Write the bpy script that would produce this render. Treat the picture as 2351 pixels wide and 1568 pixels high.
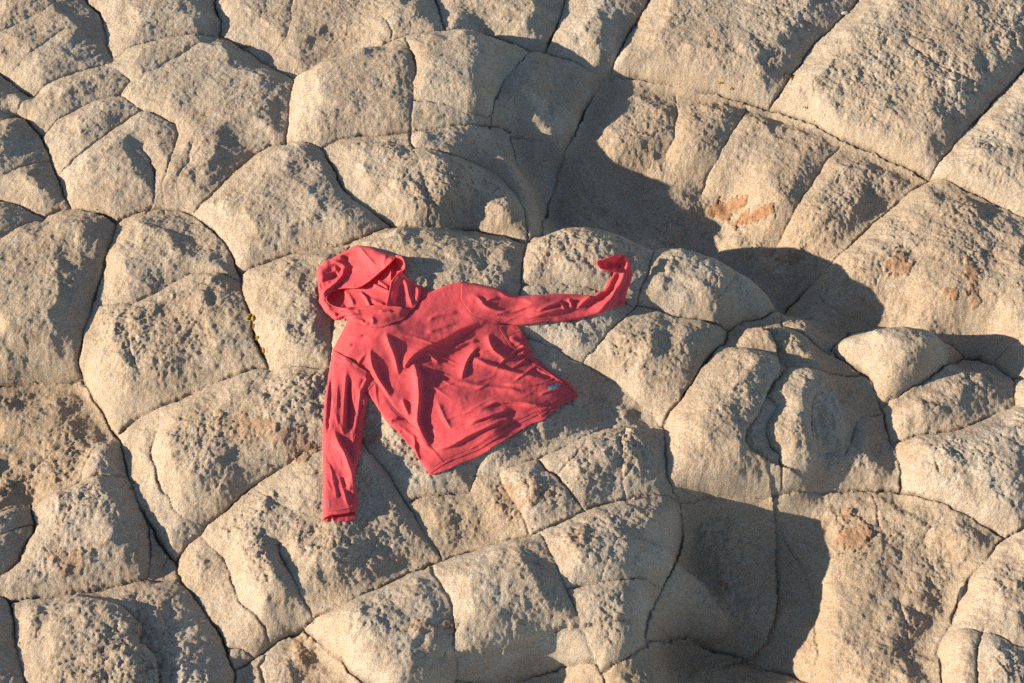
import bpy, math
import numpy as np
from mathutils import Vector
from mathutils.geometry import delaunay_2d_cdt

scene = bpy.context.scene
for o in list(bpy.data.objects):
    bpy.data.objects.remove(o)
COL = scene.collection

# ------------------------------------------------------------------ camera
PITCH = math.radians(55.0)          # looking down on the slickrock
DIST = 5.6
LENS = 61.1
cam_d = bpy.data.cameras.new("camera")
cam = bpy.data.objects.new("camera", cam_d)
COL.objects.link(cam)
CAM = np.array([0.0, -DIST * math.cos(PITCH), DIST * math.sin(PITCH)])
cam.location = CAM
cam.rotation_euler = (math.pi / 2 - PITCH, 0, 0)
cam_d.lens = LENS
cam_d.sensor_width = 36
cam_d.clip_start = 0.05
cam_d.clip_end = 3000
scene.camera = cam

# ------------------------------------------------------------------ light
SUN_EL = math.radians(19.0)
SUN_AZ = (-0.988, -0.154)            # horizontal direction towards the sun
world = bpy.data.worlds.new("World")
scene.world = world
world.use_nodes = True
wn = world.node_tree.nodes
wl = world.node_tree.links
wn.clear()
sky = wn.new("ShaderNodeTexSky")
sky.sky_type = 'NISHITA'
sky.sun_disc = False
sky.sun_elevation = SUN_EL
sky.sun_rotation = math.atan2(SUN_AZ[0], SUN_AZ[1])
sky.altitude = 1700
sky.dust_density = 0.6
sky.ozone_density = 1.0
bg = wn.new("ShaderNodeBackground")
bg.inputs[1].default_value = 0.10
wo = wn.new("ShaderNodeOutputWorld")
wl.new(sky.outputs[0], bg.inputs[0])
wl.new(bg.outputs[0], wo.inputs[0])

sun_d = bpy.data.lights.new("sun", 'SUN')
sun_d.energy = 5.0
sun_d.angle = math.radians(0.53)
sun_d.color = (1.0, 0.88, 0.74)
sun = bpy.data.objects.new("sun", sun_d)
COL.objects.link(sun)
sd = Vector((SUN_AZ[0] * math.cos(SUN_EL), SUN_AZ[1] * math.cos(SUN_EL), math.sin(SUN_EL)))
sun.rotation_euler = sd.to_track_quat('Z', 'Y').to_euler()
sun.location = (-6, 2, 5)

vs = scene.view_settings
vs.view_transform = 'Standard'
vs.look = 'None'
vs.gamma = 1.0
vs.exposure = 0.9
vs.use_curve_mapping = False
scene.render.engine = 'CYCLES'
scene.cycles.max_bounces = 6
scene.cycles.use_denoising = False
scene.cycles.denoiser = 'OPENIMAGEDENOISE'
scene.cycles.denoising_input_passes = 'RGB_ALBEDO_NORMAL'
scene.cycles.denoising_prefilter = 'ACCURATE'

# ------------------------------------------------------------------ photo -> ray
PW, PH = 2351.0, 1568.0             # the reading size of the photograph
R_ = np.array([1.0, 0, 0])
F_ = np.array([0, math.cos(PITCH), -math.sin(PITCH)])
U_ = np.array([0, math.sin(PITCH), math.cos(PITCH)])


def ray(u, v):
    u = np.asarray(u, float); v = np.asarray(v, float)
    k = 36.0 / LENS / PW
    a = (u - PW / 2) * k
    b = -(v - PH / 2) * k
    return F_ + a[..., None] * R_ + b[..., None] * U_


def at_z(u, v, z):
    d = ray(u, v)
    t = (np.asarray(z) - CAM[2]) / d[..., 2]
    return CAM[0] + t * d[..., 0], CAM[1] + t * d[..., 1]


# ------------------------------------------------------------------ noise
rng = np.random.RandomState(11)
PERM = np.concatenate([rng.permutation(256)] * 3)
ANG = rng.rand(256) * 2 * math.pi
GX, GY = np.cos(ANG).astype(np.float32), np.sin(ANG).astype(np.float32)


def perlin(x, y, seed=0):
    x = np.asarray(x, np.float32) + np.float32(seed * 17.37)
    y = np.asarray(y, np.float32) + np.float32(seed * 9.71)
    xi = np.floor(x); yi = np.floor(y)
    fx = x - xi; fy = y - yi
    xi = xi.astype(np.int32) & 255; yi = yi.astype(np.int32) & 255
    ux = fx * fx * fx * (fx * (fx * 6 - 15) + 10)
    uy = fy * fy * fy * (fy * (fy * 6 - 15) + 10)

    def g(ix, iy, dx, dy):
        h = PERM[PERM[ix] + iy]
        return GX[h] * dx + GY[h] * dy
    x1 = (xi + 1) & 255; y1 = (yi + 1) & 255
    a = g(xi, yi, fx, fy); b = g(x1, yi, fx - 1, fy)
    c = g(xi, y1, fx, fy - 1); d = g(x1, y1, fx - 1, fy - 1)
    return ((a + ux * (b - a)) + uy * ((c + ux * (d - c)) - (a + ux * (b - a)))) * np.float32(1.5)


def fbm(x, y, lam, octs, seed=0, gain=0.5, lac=2.03):
    s = 0.0; a = 1.0
    f = 1.0 / lam
    for k in range(octs):
        s = s + a * perlin(x * f, y * f, seed + 3.1 * k)
        a *= gain; f *= lac
    return s


def ridged(x, y, lam, octs, seed=0, gain=0.55):
    s = 0.0; a = 1.0
    f = 1.0 / lam
    for k in range(octs):
        s = s + a * (1 - 2 * np.abs(perlin(x * f, y * f, seed + 5.3 * k)))
        a *= gain; f *= 2.07
    return s


def sstep(a, b, x):
    t = np.clip((x - a) / (b - a), 0, 1)
    return t * t * (3 - 2 * t)

# ------------------------------------------------------------------ the slickrock
# rough relief of the outcrop: (u, v, height in m) read off the photograph's ridges and hollows
MACRO = [
    (-200, 0, 0), (100, 100, 0), (400, 100, 0.0), (150, 250, 0), (330, 380, -0.005), (60, 400, -.02), (560, 480, 0.045), (480, 250, 0.015),
    (700, 60, 0.0), (830, 200, 0.08), (1050, 130, .09), (1040, 200, .10), (980, 400, .10), (860, 380, .08), (1130, 480, .03),
    (1170, 400, .0), (1190, 200, .01), (1280, 250, -.04), (1240, 380, -.08), (1300, 450, -0.16), (1450, 450, -0.18), (1550, 420, -0.13),
    (1600, 520, -0.19), (1720, 600, -0.16), (1840, 680, -0.15), (2000, 730, -0.13), (2250, 810, -0.11), (1450, 280, -.04), (1600, 280, -.02),
    (1850, 400, -.03), (2000, 250, 0), (2200, 600, -.02), (2000, 560, -.04), (1600, 90, 0), (2100, 80, .02), (2350, 300, 0), (2400, 700, 0),
    (1200, 30, -.01), (1380, 60, -.01),
    (700, 680, 0.08), (1000, 590, 0.13), (1150, 640, 0.11), (1340, 590, 0.12), (1480, 640, 0.085), (1620, 650, .07), (1750, 690, 0), (1560, 800, 0.06),
    (1480, 780, 0.06), (1360, 740, 0.06), (1790, 770, .05), (1720, 880, 0.06), (1620, 960, 0.075), (1650, 1050, 0.075), (1590, 1080, .07), (1880, 930, 0.025), (2000, 1000, -0.015),
    (1960, 880, 0), (2060, 800, .05), (2200, 860, .03), (2140, 960, .01), (2220, 1080, .02), (2330, 900, 0), (1810, 1060, 0.03),
    (900, 800, 0.115), (1100, 820, 0.1), (1180, 900, 0.08), (1080, 950, 0.09), (1250, 880, 0.06), (1400, 880, -.01), (1450, 940, 0), (1450, 1050, 0.05), (1330, 1050, 0.06), (1200, 1110, 0.05),
    (1060, 1180, 0.025), (880, 1150, 0.03), (960, 1050, 0.06), (800, 1000, 0.075), (650, 900, 0.06), (500, 1000, 0.025), (350, 800, 0.01), (360, 560, 0.01),
    (120, 650, -.01), (100, 960, -.07), (230, 1000, -.05), (150, 1250, -0.05), (200, 1480, -.02), (430, 1430, -.06), (330, 1240, -.04),
    (480, 1330, -0.035), (620, 1240, 0.025), (780, 1250, 0.05), (950, 1240, 0.01), (850, 1430, 0.06), (1150, 1370, 0.09), (1400, 1270, 0.09), (1500, 1250, .04),
    (1420, 1420, .05), (1160, 1450, .06), (930, 1470, .05), (1620, 1200, -0.13), (1650, 1330, -.15), (1620, 1500, -.19), (1200, 1570, -.12), (1780, 1300, -0.15), (1850, 1230, -0.13),
    (2000, 1250, -0.075), (2030, 1450, -0.07), (2120, 1300, -0.09), (2300, 1300, 0), (2280, 1510, .0), (700, 1520, -.03), (-150, 800, -.04), (-150, 1500, -.03),
    (1000, 1750, -.12), (1900, 1750, -.1), (2550, 1200, 0), (800, -150, 0), (1700, -150, 0), (2500, -100, 0),
]
MC = np.array(MACRO)
mcx, mcy = at_z(MC[:, 0], MC[:, 1], MC[:, 2])
SIG = 0.125


def macro(x, y):
    x = np.asarray(x, np.float32); y = np.asarray(y, np.float32)
    n = np.zeros_like(x); d = np.full_like(x, 1e-5)
    for cx, cy, cz in zip(mcx, mcy, MC[:, 2]):
        w = 1.0 / (1.0 + ((x - cx) ** 2 + (y - cy) ** 2) / (SIG * SIG)) ** 2.6
        n += w * np.float32(cz); d += w
    return n / d


# joints, traced: (kind, points).  A open joint, B shallow joint, C hairline, L ledge
JOINTS = [
 ('A', [(190,-60),(195,-10),(202,7),(226,27),(236,51),(243,75),(244,99),(256,130)]),
 ('B', [(256,130),(290,110),(328,102),(386,86),(444,77),(495,72),(503,70)]),
 ('A', [(492,-60),(492,0),(495,20),(506,44),(507,58),(503,70)]),
 ('A', [(503,71),(516,80),(547,94),(564,108),(598,131),(625,150),(653,162),(671,169)]),
 ('B', [(256,132),(236,147),(178,163),(126,181),(85,205),(70,217)]),
 ('A', [(-90,120),(0,167),(20,181),(44,202),(70,217)]),
 ('B', [(70,217),(44,236),(24,260),(0,272),(-90,300)]),
 ('B', [(236,147),(263,159),(290,178),(297,187),(275,212)]),
 ('C', [(297,188),(359,160),(410,130),(478,90),(503,72)]),
 ('B', [(275,212),(321,250),(345,254),(376,270),(400,284),(407,310),(400,340)]),
 ('C', [(275,212),(308,191),(345,167),(386,150),(430,143),(520,138),(598,131)]),
 ('A', [(91,297),(103,328),(116,362),(130,393),(137,424),(147,448),(159,467)]),
 ('A', [(24,260),(41,261),(58,263),(72,284),(91,297)]),
 ('B', [(91,297),(120,275),(171,250),(232,222),(275,212)]),
 ('B', [(132,386),(154,376),(191,345),(239,311),(290,273),(325,251)]),
 ('B', [(325,342),(342,362),(352,393),(355,427),(352,455),(332,478)]),
 ('C', [(400,340),(385,385),(372,430),(376,478)]),
 ('C', [(445,330),(430,380),(405,420),(410,450),(440,478)]),
 ('A', [(99,487),(137,470),(159,467),(191,473),(236,484),(263,500)]),
 ('A', [(-90,430),(0,451),(41,465),(85,482),(99,487)]),
 ('B', [(99,487),(60,505),(30,525),(0,545),(-90,580)]),
 ('B', [(-90,420),(0,397),(51,379),(109,352)]),
 ('A', [(671,171),(668,205),(663,246),(660,280),(655,311),(657,320)]),
 ('A', [(657,320),(640,324),(615,332),(581,352),(547,379),(513,414),(478,448),(445,478)]),
 ('A', [(263,500),(280,492),(328,477),(369,472),(420,475),(444,484),(489,523),(513,551),(526,575),(537,595),(547,612),(552,622)]),
 ('A', [(552,622),(554,653),(564,684),(571,715),(578,739),(584,763),(595,790),(605,814),(612,833)]),
 ('A', [(550,616),(581,604),(615,594),(649,583),(690,570),(724,561),(762,556),(801,552),(838,535),(872,520),(900,505)]),
 ('A', [(612,833),(581,834),(561,841),(523,855),(475,877),(455,887),(410,906),(362,927),(328,942),(301,957),(270,980)]),
 ('B', [(612,833),(667,834),(755,836),(775,880),(800,940),(831,995),(849,1022),(876,1055),(903,1093),(931,1141),(958,1185),(985,1223),(1019,1276)]),
 ('C', [(831,972),(876,952),(910,975)]),
 ('A', [(263,500),(260,517),(255,544),(239,582),(236,605),(222,650),(208,698),(198,735),(188,766),(178,800),(174,824),(181,850)]),
 ('A', [(181,850),(191,869),(208,893),(226,923),(239,951),(256,978),(270,1005),(280,1033),(290,1082)]),
 ('B', [(556,628),(500,618),(440,622),(380,650),(345,672),(300,690),(222,690)]),
 ('C', [(300,690),(290,730),(300,800),(320,860)]),
 ('A', [(-90,868),(0,865),(58,862),(113,860),(154,857),(181,850)]),
 ('A', [(290,1082),(301,1110),(311,1137),(325,1161),(342,1195),(362,1233),(383,1260),(396,1269)]),
 ('A', [(396,1269),(400,1291),(410,1320),(441,1352),(465,1393),(492,1434),(513,1472),(523,1503),(531,1525),(532,1575),(530,1640)]),
 ('A', [(396,1267),(424,1240),(455,1219),(472,1192),(496,1175),(526,1151),(561,1120),(595,1093),(629,1069),(660,1052),(690,1029),(738,1012),(800,1000),(831,995)]),
 ('B', [(458,1216),(479,1247),(506,1267),(520,1298),(533,1339),(547,1370),(574,1397),(605,1428),(612,1466)]),
 ('B', [(359,985),(345,1029),(349,1052),(359,1093),(379,1127),(393,1158),(417,1178),(444,1188),(472,1192)]),
 ('C', [(300,1105),(325,1090),(352,1075)]),
 ('B', [(-90,1190),(0,1161),(20,1147),(55,1139),(62,1141)]),
 ('B', [(62,1141),(89,1125),(137,1111),(181,1094),(222,1084),(273,1077),(290,1082)]),
 ('A', [(62,1141),(68,1164),(72,1188),(72,1212),(51,1250),(38,1277),(17,1298),(0,1311),(-90,1340)]),
 ('B', [(-90,1240),(0,1221),(34,1205),(72,1188)]),
 ('A', [(-90,1355),(0,1362),(17,1373),(85,1364),(144,1356),(212,1344),(273,1329),(318,1322),(337,1318),(369,1317),(397,1317),(410,1320)]),
 ('B', [(325,1161),(335,1195),(338,1243),(337,1284),(325,1318)]),
 ('C', [(375,1240),(362,1275),(368,1315)]),
 ('C', [(68,1190),(130,1175),(200,1150),(260,1135),(311,1137)]),
 ('A', [(17,1373),(20,1387),(26,1414),(29,1455),(38,1489),(48,1537),(58,1568),(70,1640)]),
 ('L', [(369,1600),(359,1530),(349,1496),(335,1479),(318,1475),(314,1458),(325,1434),(308,1411),(280,1390),(250,1378)]),
 ('C', [(318,1475),(273,1486),(205,1500),(137,1520),(60,1545)]),
 ('C', [(26,1414),(70,1405),(113,1387),(164,1370)]),
 ('B', [(-90,1560),(0,1547),(48,1537)]),
 ('A', [(531,1520),(554,1506),(581,1486),(605,1472),(636,1452),(670,1438),(711,1414),(746,1397),(814,1363),(876,1335),(937,1305),(992,1288),(1023,1276),(1074,1257),(1115,1243),(1173,1226),(1218,1219),(1242,1212),(1286,1192),(1320,1178),(1361,1158),(1416,1144),(1464,1134),(1508,1129),(1539,1128),(1565,1129)]),
 ('B', [(513,1472),(547,1469),(574,1479),(584,1486)]),
 ('B', [(605,1472),(590,1500),(600,1540),(605,1640)]),
 ('A', [(694,1430),(725,1458),(762,1486),(801,1523),(828,1544),(859,1568),(900,1640)]),
 ('B', [(992,1288),(992,1315),(1009,1335),(1026,1366),(1037,1393),(1040,1431),(1040,1475),(1050,1513),(1049,1540)]),
 ('A', [(1049,1540),(1030,1568),(1000,1640)]),
 ('A', [(1049,1540),(1071,1546),(1115,1549),(1156,1542),(1225,1527),(1293,1510),(1368,1496)]),
 ('B', [(1240,1216),(1252,1247),(1272,1288),(1286,1322),(1303,1352),(1320,1393),(1341,1438),(1365,1486),(1385,1517)]),
 ('B', [(1385,1517),(1395,1540),(1402,1568),(1410,1640)]),
 ('B', [(1303,1350),(1324,1346),(1354,1335),(1395,1330),(1464,1325),(1525,1342)]),
 ('C', [(1392,1160),(1409,1199),(1412,1243),(1402,1270),(1380,1330)]),
 ('C', [(1462,1140),(1455,1175),(1440,1200)]),
 ('A', [(1525,963),(1527,995),(1529,1052),(1535,1089),(1546,1115),(1565,1129)]),
 ('A', [(1565,1129),(1568,1164),(1568,1216),(1565,1243),(1548,1286),(1525,1342),(1505,1380),(1488,1414),(1481,1440)]),
 ('A', [(1481,1440),(1488,1455),(1457,1479),(1423,1499),(1385,1517)]),
 ('A', [(1488,1450),(1548,1446),(1582,1448),(1633,1458),(1684,1469),(1712,1477),(1739,1493),(1787,1510),(1821,1520),(1848,1534),(1876,1546),(1910,1568),(1960,1640)]),
 ('B', [(1770,1118),(1787,1158),(1811,1199),(1842,1257),(1862,1308),(1876,1359),(1883,1397),(1879,1445),(1884,1482),(1879,1527),(1876,1546)]),
 ('L', [(1718,1478),(1739,1469),(1770,1438),(1785,1393),(1792,1342),(1794,1291),(1787,1257),(1790,1199),(1787,1180)]),
 ('L', [(1560,1446),(1633,1443),(1668,1436),(1680,1415),(1665,1392),(1632,1360),(1623,1322),(1589,1301),(1554,1268)]),
 ('C', [(1500,1384),(1560,1382),(1636,1376)]),
 ('A', [(1565,1129),(1609,1124),(1667,1118),(1718,1115),(1770,1118),(1814,1113),(1889,1111),(1958,1106),(2009,1106),(2053,1106),(2074,1111),(2112,1117),(2156,1134),(2197,1153),(2248,1178),(2293,1206),(2317,1219)]),
 ('A', [(2317,1219),(2351,1205),(2450,1165)]),
 ('A', [(2317,1219),(2300,1233),(2276,1264),(2252,1288),(2231,1315),(2221,1342),(2204,1376),(2194,1414),(2177,1435),(2163,1458),(2156,1486),(2163,1500),(2170,1523),(2170,1568),(2175,1640)]),
 ('B', [(2177,1431),(2214,1431),(2259,1445),(2300,1458),(2330,1472),(2450,1500)]),
 ('C', [(2012,1108),(2019,1147),(2021,1182),(2035,1220)]),
 ('C', [(2190,1152),(2163,1175),(2142,1195),(2120,1240)]),
 ('C', [(2070,1366),(2084,1410),(2094,1455),(2100,1490)]),
 ('A', [(2139,390),(2115,403),(2081,427),(2026,475),(1982,517),(1958,537),(1924,568),(1893,602),(1869,629),(1852,648),(1835,664),(1811,684),(1795,694)]),
 ('A', [(1548,169),(1582,174),(1616,186),(1650,191),(1684,203),(1719,215),(1770,227),(1801,236),(1838,246),(1876,263),(1913,284),(1937,297),(1989,316),(2033,335),(2074,355),(2115,374),(2139,388)]),
 ('A', [(2139,388),(2156,396),(2180,403),(2214,417),(2265,441),(2300,458),(2351,484),(2450,530)]),
 ('A', [(1770,227),(1801,191),(1821,161),(1848,123),(1876,89),(1907,58),(1934,31),(1958,7),(2010,-60)]),
 ('A', [(2139,390),(2170,349),(2207,308),(2248,263),(2286,222),(2313,191),(2351,154),(2450,60)]),
 ('C', [(2080,100),(2135,140),(2197,167),(2248,195),(2286,219)]),
 ('B', [(1719,217),(1708,243),(1677,290),(1650,338),(1630,376),(1613,414)]),
 ('B', [(1937,299),(1900,345),(1879,376),(1848,424),(1821,472),(1800,516),(1775,560)]),
 ('B', [(1558,174),(1556,222),(1551,290),(1530,330)]),
 ('A', [(671,169),(700,160),(746,137),(787,120),(842,103),(879,97),(890,89),(938,73),(985,65),(1020,63),(1054,63),(1081,67),(1115,75),(1149,85),(1187,99),(1214,111)]),
 ('A', [(1214,111),(1238,111),(1255,115),(1279,125),(1310,133),(1341,147),(1368,159),(1382,164),(1402,151)]),
 ('A', [(1402,151),(1423,109),(1443,72),(1467,31),(1488,0),(1520,-60)]),
 ('A', [(1402,152),(1447,157),(1477,159),(1515,164),(1548,169)]),
 ('A', [(1382,164),(1361,202),(1341,239),(1320,287),(1300,321),(1286,359),(1272,396),(1262,438),(1248,479),(1242,516),(1240,530)]),
 ('A', [(990,-60),(1002,0),(1009,24),(1020,51),(1021,63)]),
 ('A', [(1310,-60),(1296,0),(1290,27),(1276,58),(1262,89),(1252,113)]),
 ('B', [(930,76),(941,116),(951,130),(955,157),(949,191),(946,226),(944,267),(943,297)]),
 ('B', [(1214,111),(1201,137),(1177,161),(1153,191),(1139,219),(1129,253),(1125,284)]),
 ('B', [(946,226),(985,227),(1009,229),(1037,239),(1071,251),(1115,258),(1129,253)]),
 ('A', [(657,320),(667,318),(704,321),(735,330),(776,311),(831,304),(883,301),(937,297),(958,292),(1020,285),(1081,277),(1108,284),(1125,284),(1149,287),(1170,296)]),
 ('B', [(1170,297),(1201,302),(1235,311),(1266,325),(1294,342)]),
 ('B', [(1170,297),(1180,335),(1190,373),(1214,410),(1235,451),(1250,478)]),
 ('B', [(941,298),(941,325),(951,335),(985,335),(1030,349),(1071,362),(1122,383),(1156,410),(1184,441),(1204,479),(1211,516),(1213,549)]),
 ('C', [(951,338),(961,362),(972,403),(982,451),(984,510)]),
 ('A', [(735,330),(742,335),(766,379),(784,417),(808,448),(835,465),(866,485),(900,505)]),
 ('A', [(900,505),(951,509),(1020,513),(1081,517),(1122,525),(1173,537),(1211,549)]),
 ('A', [(1211,549),(1222,533),(1240,528)]),
 ('B', [(1211,549),(1204,585),(1199,619),(1197,653),(1194,677),(1180,720),(1150,745)]),
 ('A', [(1240,528),(1300,527),(1370,532),(1440,548),(1490,567),(1520,571),(1600,584),(1680,609),(1750,650),(1782,688),(1795,694)]),
 ('B', [(1505,570),(1491,616),(1471,660),(1460,694)]),
 ('B', [(1196,650),(1238,650),(1279,648),(1327,653),(1385,664),(1440,690),(1460,694)]),
 ('B', [(1460,694),(1430,725),(1389,770),(1354,807),(1341,821)]),
 ('B', [(1150,745),(1197,756),(1225,770),(1266,785),(1307,804),(1341,821),(1378,845),(1423,879),(1464,910),(1498,937),(1525,963)]),
 ('C', [(1230,900),(1330,920),(1400,890),(1440,893)]),
 ('A', [(1460,694),(1505,703),(1548,718),(1582,723),(1633,734),(1674,742)]),
 ('A', [(1674,742),(1695,732),(1725,722),(1760,715),(1783,696),(1795,694)]),
 ('A', [(1674,742),(1667,766),(1664,776),(1643,797),(1616,831),(1599,852),(1575,889),(1554,923),(1535,945),(1525,963)]),
 ('B', [(1664,776),(1695,780),(1725,790),(1770,800),(1790,807),(1811,824),(1848,831),(1889,841),(1906,845),(1941,840),(1978,841)]),
 ('L', [(1790,807),(1789,780),(1775,765)]),
 ('B', [(1811,826),(1800,845),(1780,872),(1763,896),(1787,927),(1783,940),(1766,961),(1763,988),(1773,1016),(1790,1035),(1800,1113)]),
 ('L', [(1760,1050),(1722,1033),(1710,1009),(1712,978),(1722,964),(1740,945),(1763,896)]),
 ('C', [(1906,845),(1900,872),(1872,899),(1862,944),(1865,988),(1876,1019),(1884,1033),(1886,1062),(1868,1090),(1855,1112)]),
 ('C', [(1896,872),(1934,910),(1958,957),(1958,995),(1944,1033)]),
 ('B', [(1795,694),(1801,728),(1855,752),(1910,790)]),
 ('A', [(1910,790),(1930,807),(1958,824),(1978,841),(2002,862),(2016,886),(2026,910),(2036,934),(2043,964),(2053,1000),(2064,1033),(2071,1052),(2074,1079),(2074,1111)]),
 ('A', [(1910,790),(1954,754),(1992,751),(2060,756),(2130,767),(2180,781),(2221,802)]),
 ('A', [(2221,805),(2197,821),(2142,855),(2094,879),(2060,899),(2030,915)]),
 ('A', [(2221,803),(2255,804),(2293,822),(2337,851),(2334,896),(2337,912)]),
 ('A', [(2337,912),(2300,930),(2248,954),(2197,975),(2156,983),(2108,985),(2053,999)]),
 ('B', [(2337,912),(2370,930),(2450,960)]),
 ('A', [(2337,851),(2380,870),(2450,880)]),
 ('B', [(2033,923),(1992,934),(1975,954),(1958,995)]),
 ('C', [(1852,648),(1879,650),(1889,670),(1906,694),(1941,711),(1975,711),(2006,725),(2053,752)]),
 ('C', [(1801,728),(1840,718),(1880,735),(1950,752)]),
 ('B', [(2450,690),(2351,763),(2317,787),(2285,816)]),
 ('B', [(934,1135),(985,1123),(1037,1113),(1074,1115),(1081,1096),(1090,1077),(1095,1052)]),
 ('B', [(1090,1077),(1122,1076),(1149,1072),(1173,1059),(1200,1052),(1272,1026),(1307,1009),(1354,988),(1395,971),(1443,968),(1498,968),(1525,965)]),
 ('B', [(1146,1074),(1153,1100),(1166,1123),(1187,1154),(1204,1182),(1219,1218)]),
 ('B', [(1235,1042),(1252,1072),(1279,1086),(1293,1106),(1313,1134),(1347,1163)]),
 ('C', [(1279,1086),(1300,1065),(1313,1052),(1340,1020),(1354,990)]),
 ('C', [(1440,968),(1425,1020),(1430,1080),(1440,1138)]),
 ('C', [(523,1290),(561,1257),(602,1247),(639,1240),(684,1226),(740,1200)]),
 ('B', [(639,1240),(643,1270),(667,1308),(684,1352),(708,1387),(716,1412)]),
 ('C', [(585,1103),(632,1144),(677,1168)]),
 ('L', [(1036,1493),(1088,1486),(1156,1486),(1225,1462),(1293,1431),(1338,1426)]),
 ('C', [(1155,1490),(1157,1523),(1165,1540)]),
 ('C', [(1342,1440),(1395,1424),(1450,1411),(1485,1410)]),
 ('C', [(850,1395),(800,1420),(770,1470)]),
 ('C', [(673,-40),(667,41),(656,85),(608,120)]),
 ('C', [(890,90),(900,60),(880,40)]),
 ('C', [(150,-20),(100,30),(40,60),(-40,95)]),
 ('C', [(226,60),(150,70),(90,110),(20,160)]),
 ('C', [(180,980),(120,1020),(70,1060)]),
 ('C', [(256,985),(215,1010),(190,1060),(180,1095)]),
 ('B', [(2260,1440),(2245,1500),(2250,1640)]),
 ('C', [(2450,400),(2380,380),(2330,400)]),
 ('B', [(801,552),(786,600),(770,700),(760,780),(755,836)]),
 ('B', [(1150,745),(1060,790),(940,820),(840,850),(775,880)]),
]
#         D shoulder drop, R shoulder radius, slit depth, slit width
KIND = {'A': (.052, .135, .015, .0030), 'B': (.021, .075, .009, .0024), 'C': (.006, .040, .0042, .0020), 'L': (.010, .030, .0045, .0024)}

# ---- lattice
SP = 0.0034


def lines(lo, hi, reach):
    core = np.arange(lo, hi, SP)
    out = []; s = SP; p = 0.0
    while p < reach:
        s *= 1.05; p += s; out.append(p)
    out = np.array(out)
    return np.concatenate([lo - out[::-1], core, core[-1] + out])


GXL = lines(-1.94, 1.94, 2.4)
GYL = lines(-1.22, 1.62, 2.4)
NX, NY = len(GXL), len(GYL)
XX, YY = np.meshgrid(GXL.astype(np.float32), GYL.astype(np.float32))

# macro relief on a coarse lattice, then interpolated
cxl = np.linspace(GXL[0], GXL[-1], 420); cyl = np.linspace(GYL[0], GYL[-1], 360)
CX, CY = np.meshgrid(cxl, cyl)
CM = macro(CX, CY)


def bil(gx, gy, G, x, y):
    x = np.clip(x, gx[0], gx[-1]); y = np.clip(y, gy[0], gy[-1])
    i = np.clip(np.searchsorted(gx, x, side='right') - 1, 0, len(gx) - 2)
    j = np.clip(np.searchsorted(gy, y, side='right') - 1, 0, len(gy) - 2)
    a = (x - gx[i]) / (gx[i + 1] - gx[i]); b = (y - gy[j]) / (gy[j + 1] - gy[j])
    return (G[j, i] * (1 - a) * (1 - b) + G[j, i + 1] * a * (1 - b) + G[j + 1, i] * (1 - a) * b + G[j + 1, i + 1] * a * b)


# separable sampling of the macro relief on the lattice
def resample(G):
    def wmat(src, dst):
        i = np.clip(np.searchsorted(src, dst, side='right') - 1, 0, len(src) - 2)
        a = (dst - src[i]) / (src[i + 1] - src[i])
        return i, a
    i, a = wmat(cxl, GXL); j, b = wmat(cyl, GYL)
    H = G[:, i] * (1 - a) + G[:, i + 1] * a
    return H[j] * (1 - b)[:, None] + H[j + 1] * b[:, None]


MAC = resample(CM).astype(np.float32)


def unproject(u, v, below=0.0):
    z = np.zeros(len(u)) - below
    for _ in range(8):
        x, y = at_z(u, v, z)
        z = bil(cxl, cyl, CM, x, y) - below
    return x, y


# joints wander a little from the traced line
WX = XX + 0.0050 * fbm(XX, YY, .09, 4, 71, .6) + 0.0016 * perlin(XX / .014, YY / .014, 75)
WY = YY + 0.0050 * fbm(XX, YY, .09, 4, 72, .6) + 0.0016 * perlin(XX / .014, YY / .014, 76)
PACC = np.zeros_like(XX)       # accumulated shoulder drop
SLIT = np.zeros_like(XX)
DMIN = np.full_like(XX, .5)    # distance to the nearest joint
DMAJ = np.full_like(XX, .5)    # distance to the nearest open joint
LEDGE = np.zeros_like(XX)
jw = perlin(XX / .07, YY / .07, 81) + .5 * perlin(XX / .025, YY / .025, 82)
jn = perlin(XX / .16, YY / .16, 80)            # joints open and close along their length


def seg_window(px, py, r):
    x0, x1 = px.min() - r - .02, px.max() + r + .02
    y0, y1 = py.min() - r - .02, py.max() + r + .02
    i0, i1 = np.searchsorted(GXL, [x0, x1]); j0, j1 = np.searchsorted(GYL, [y0, y1])
    return slice(j0, j1), slice(i0, i1)


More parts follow.
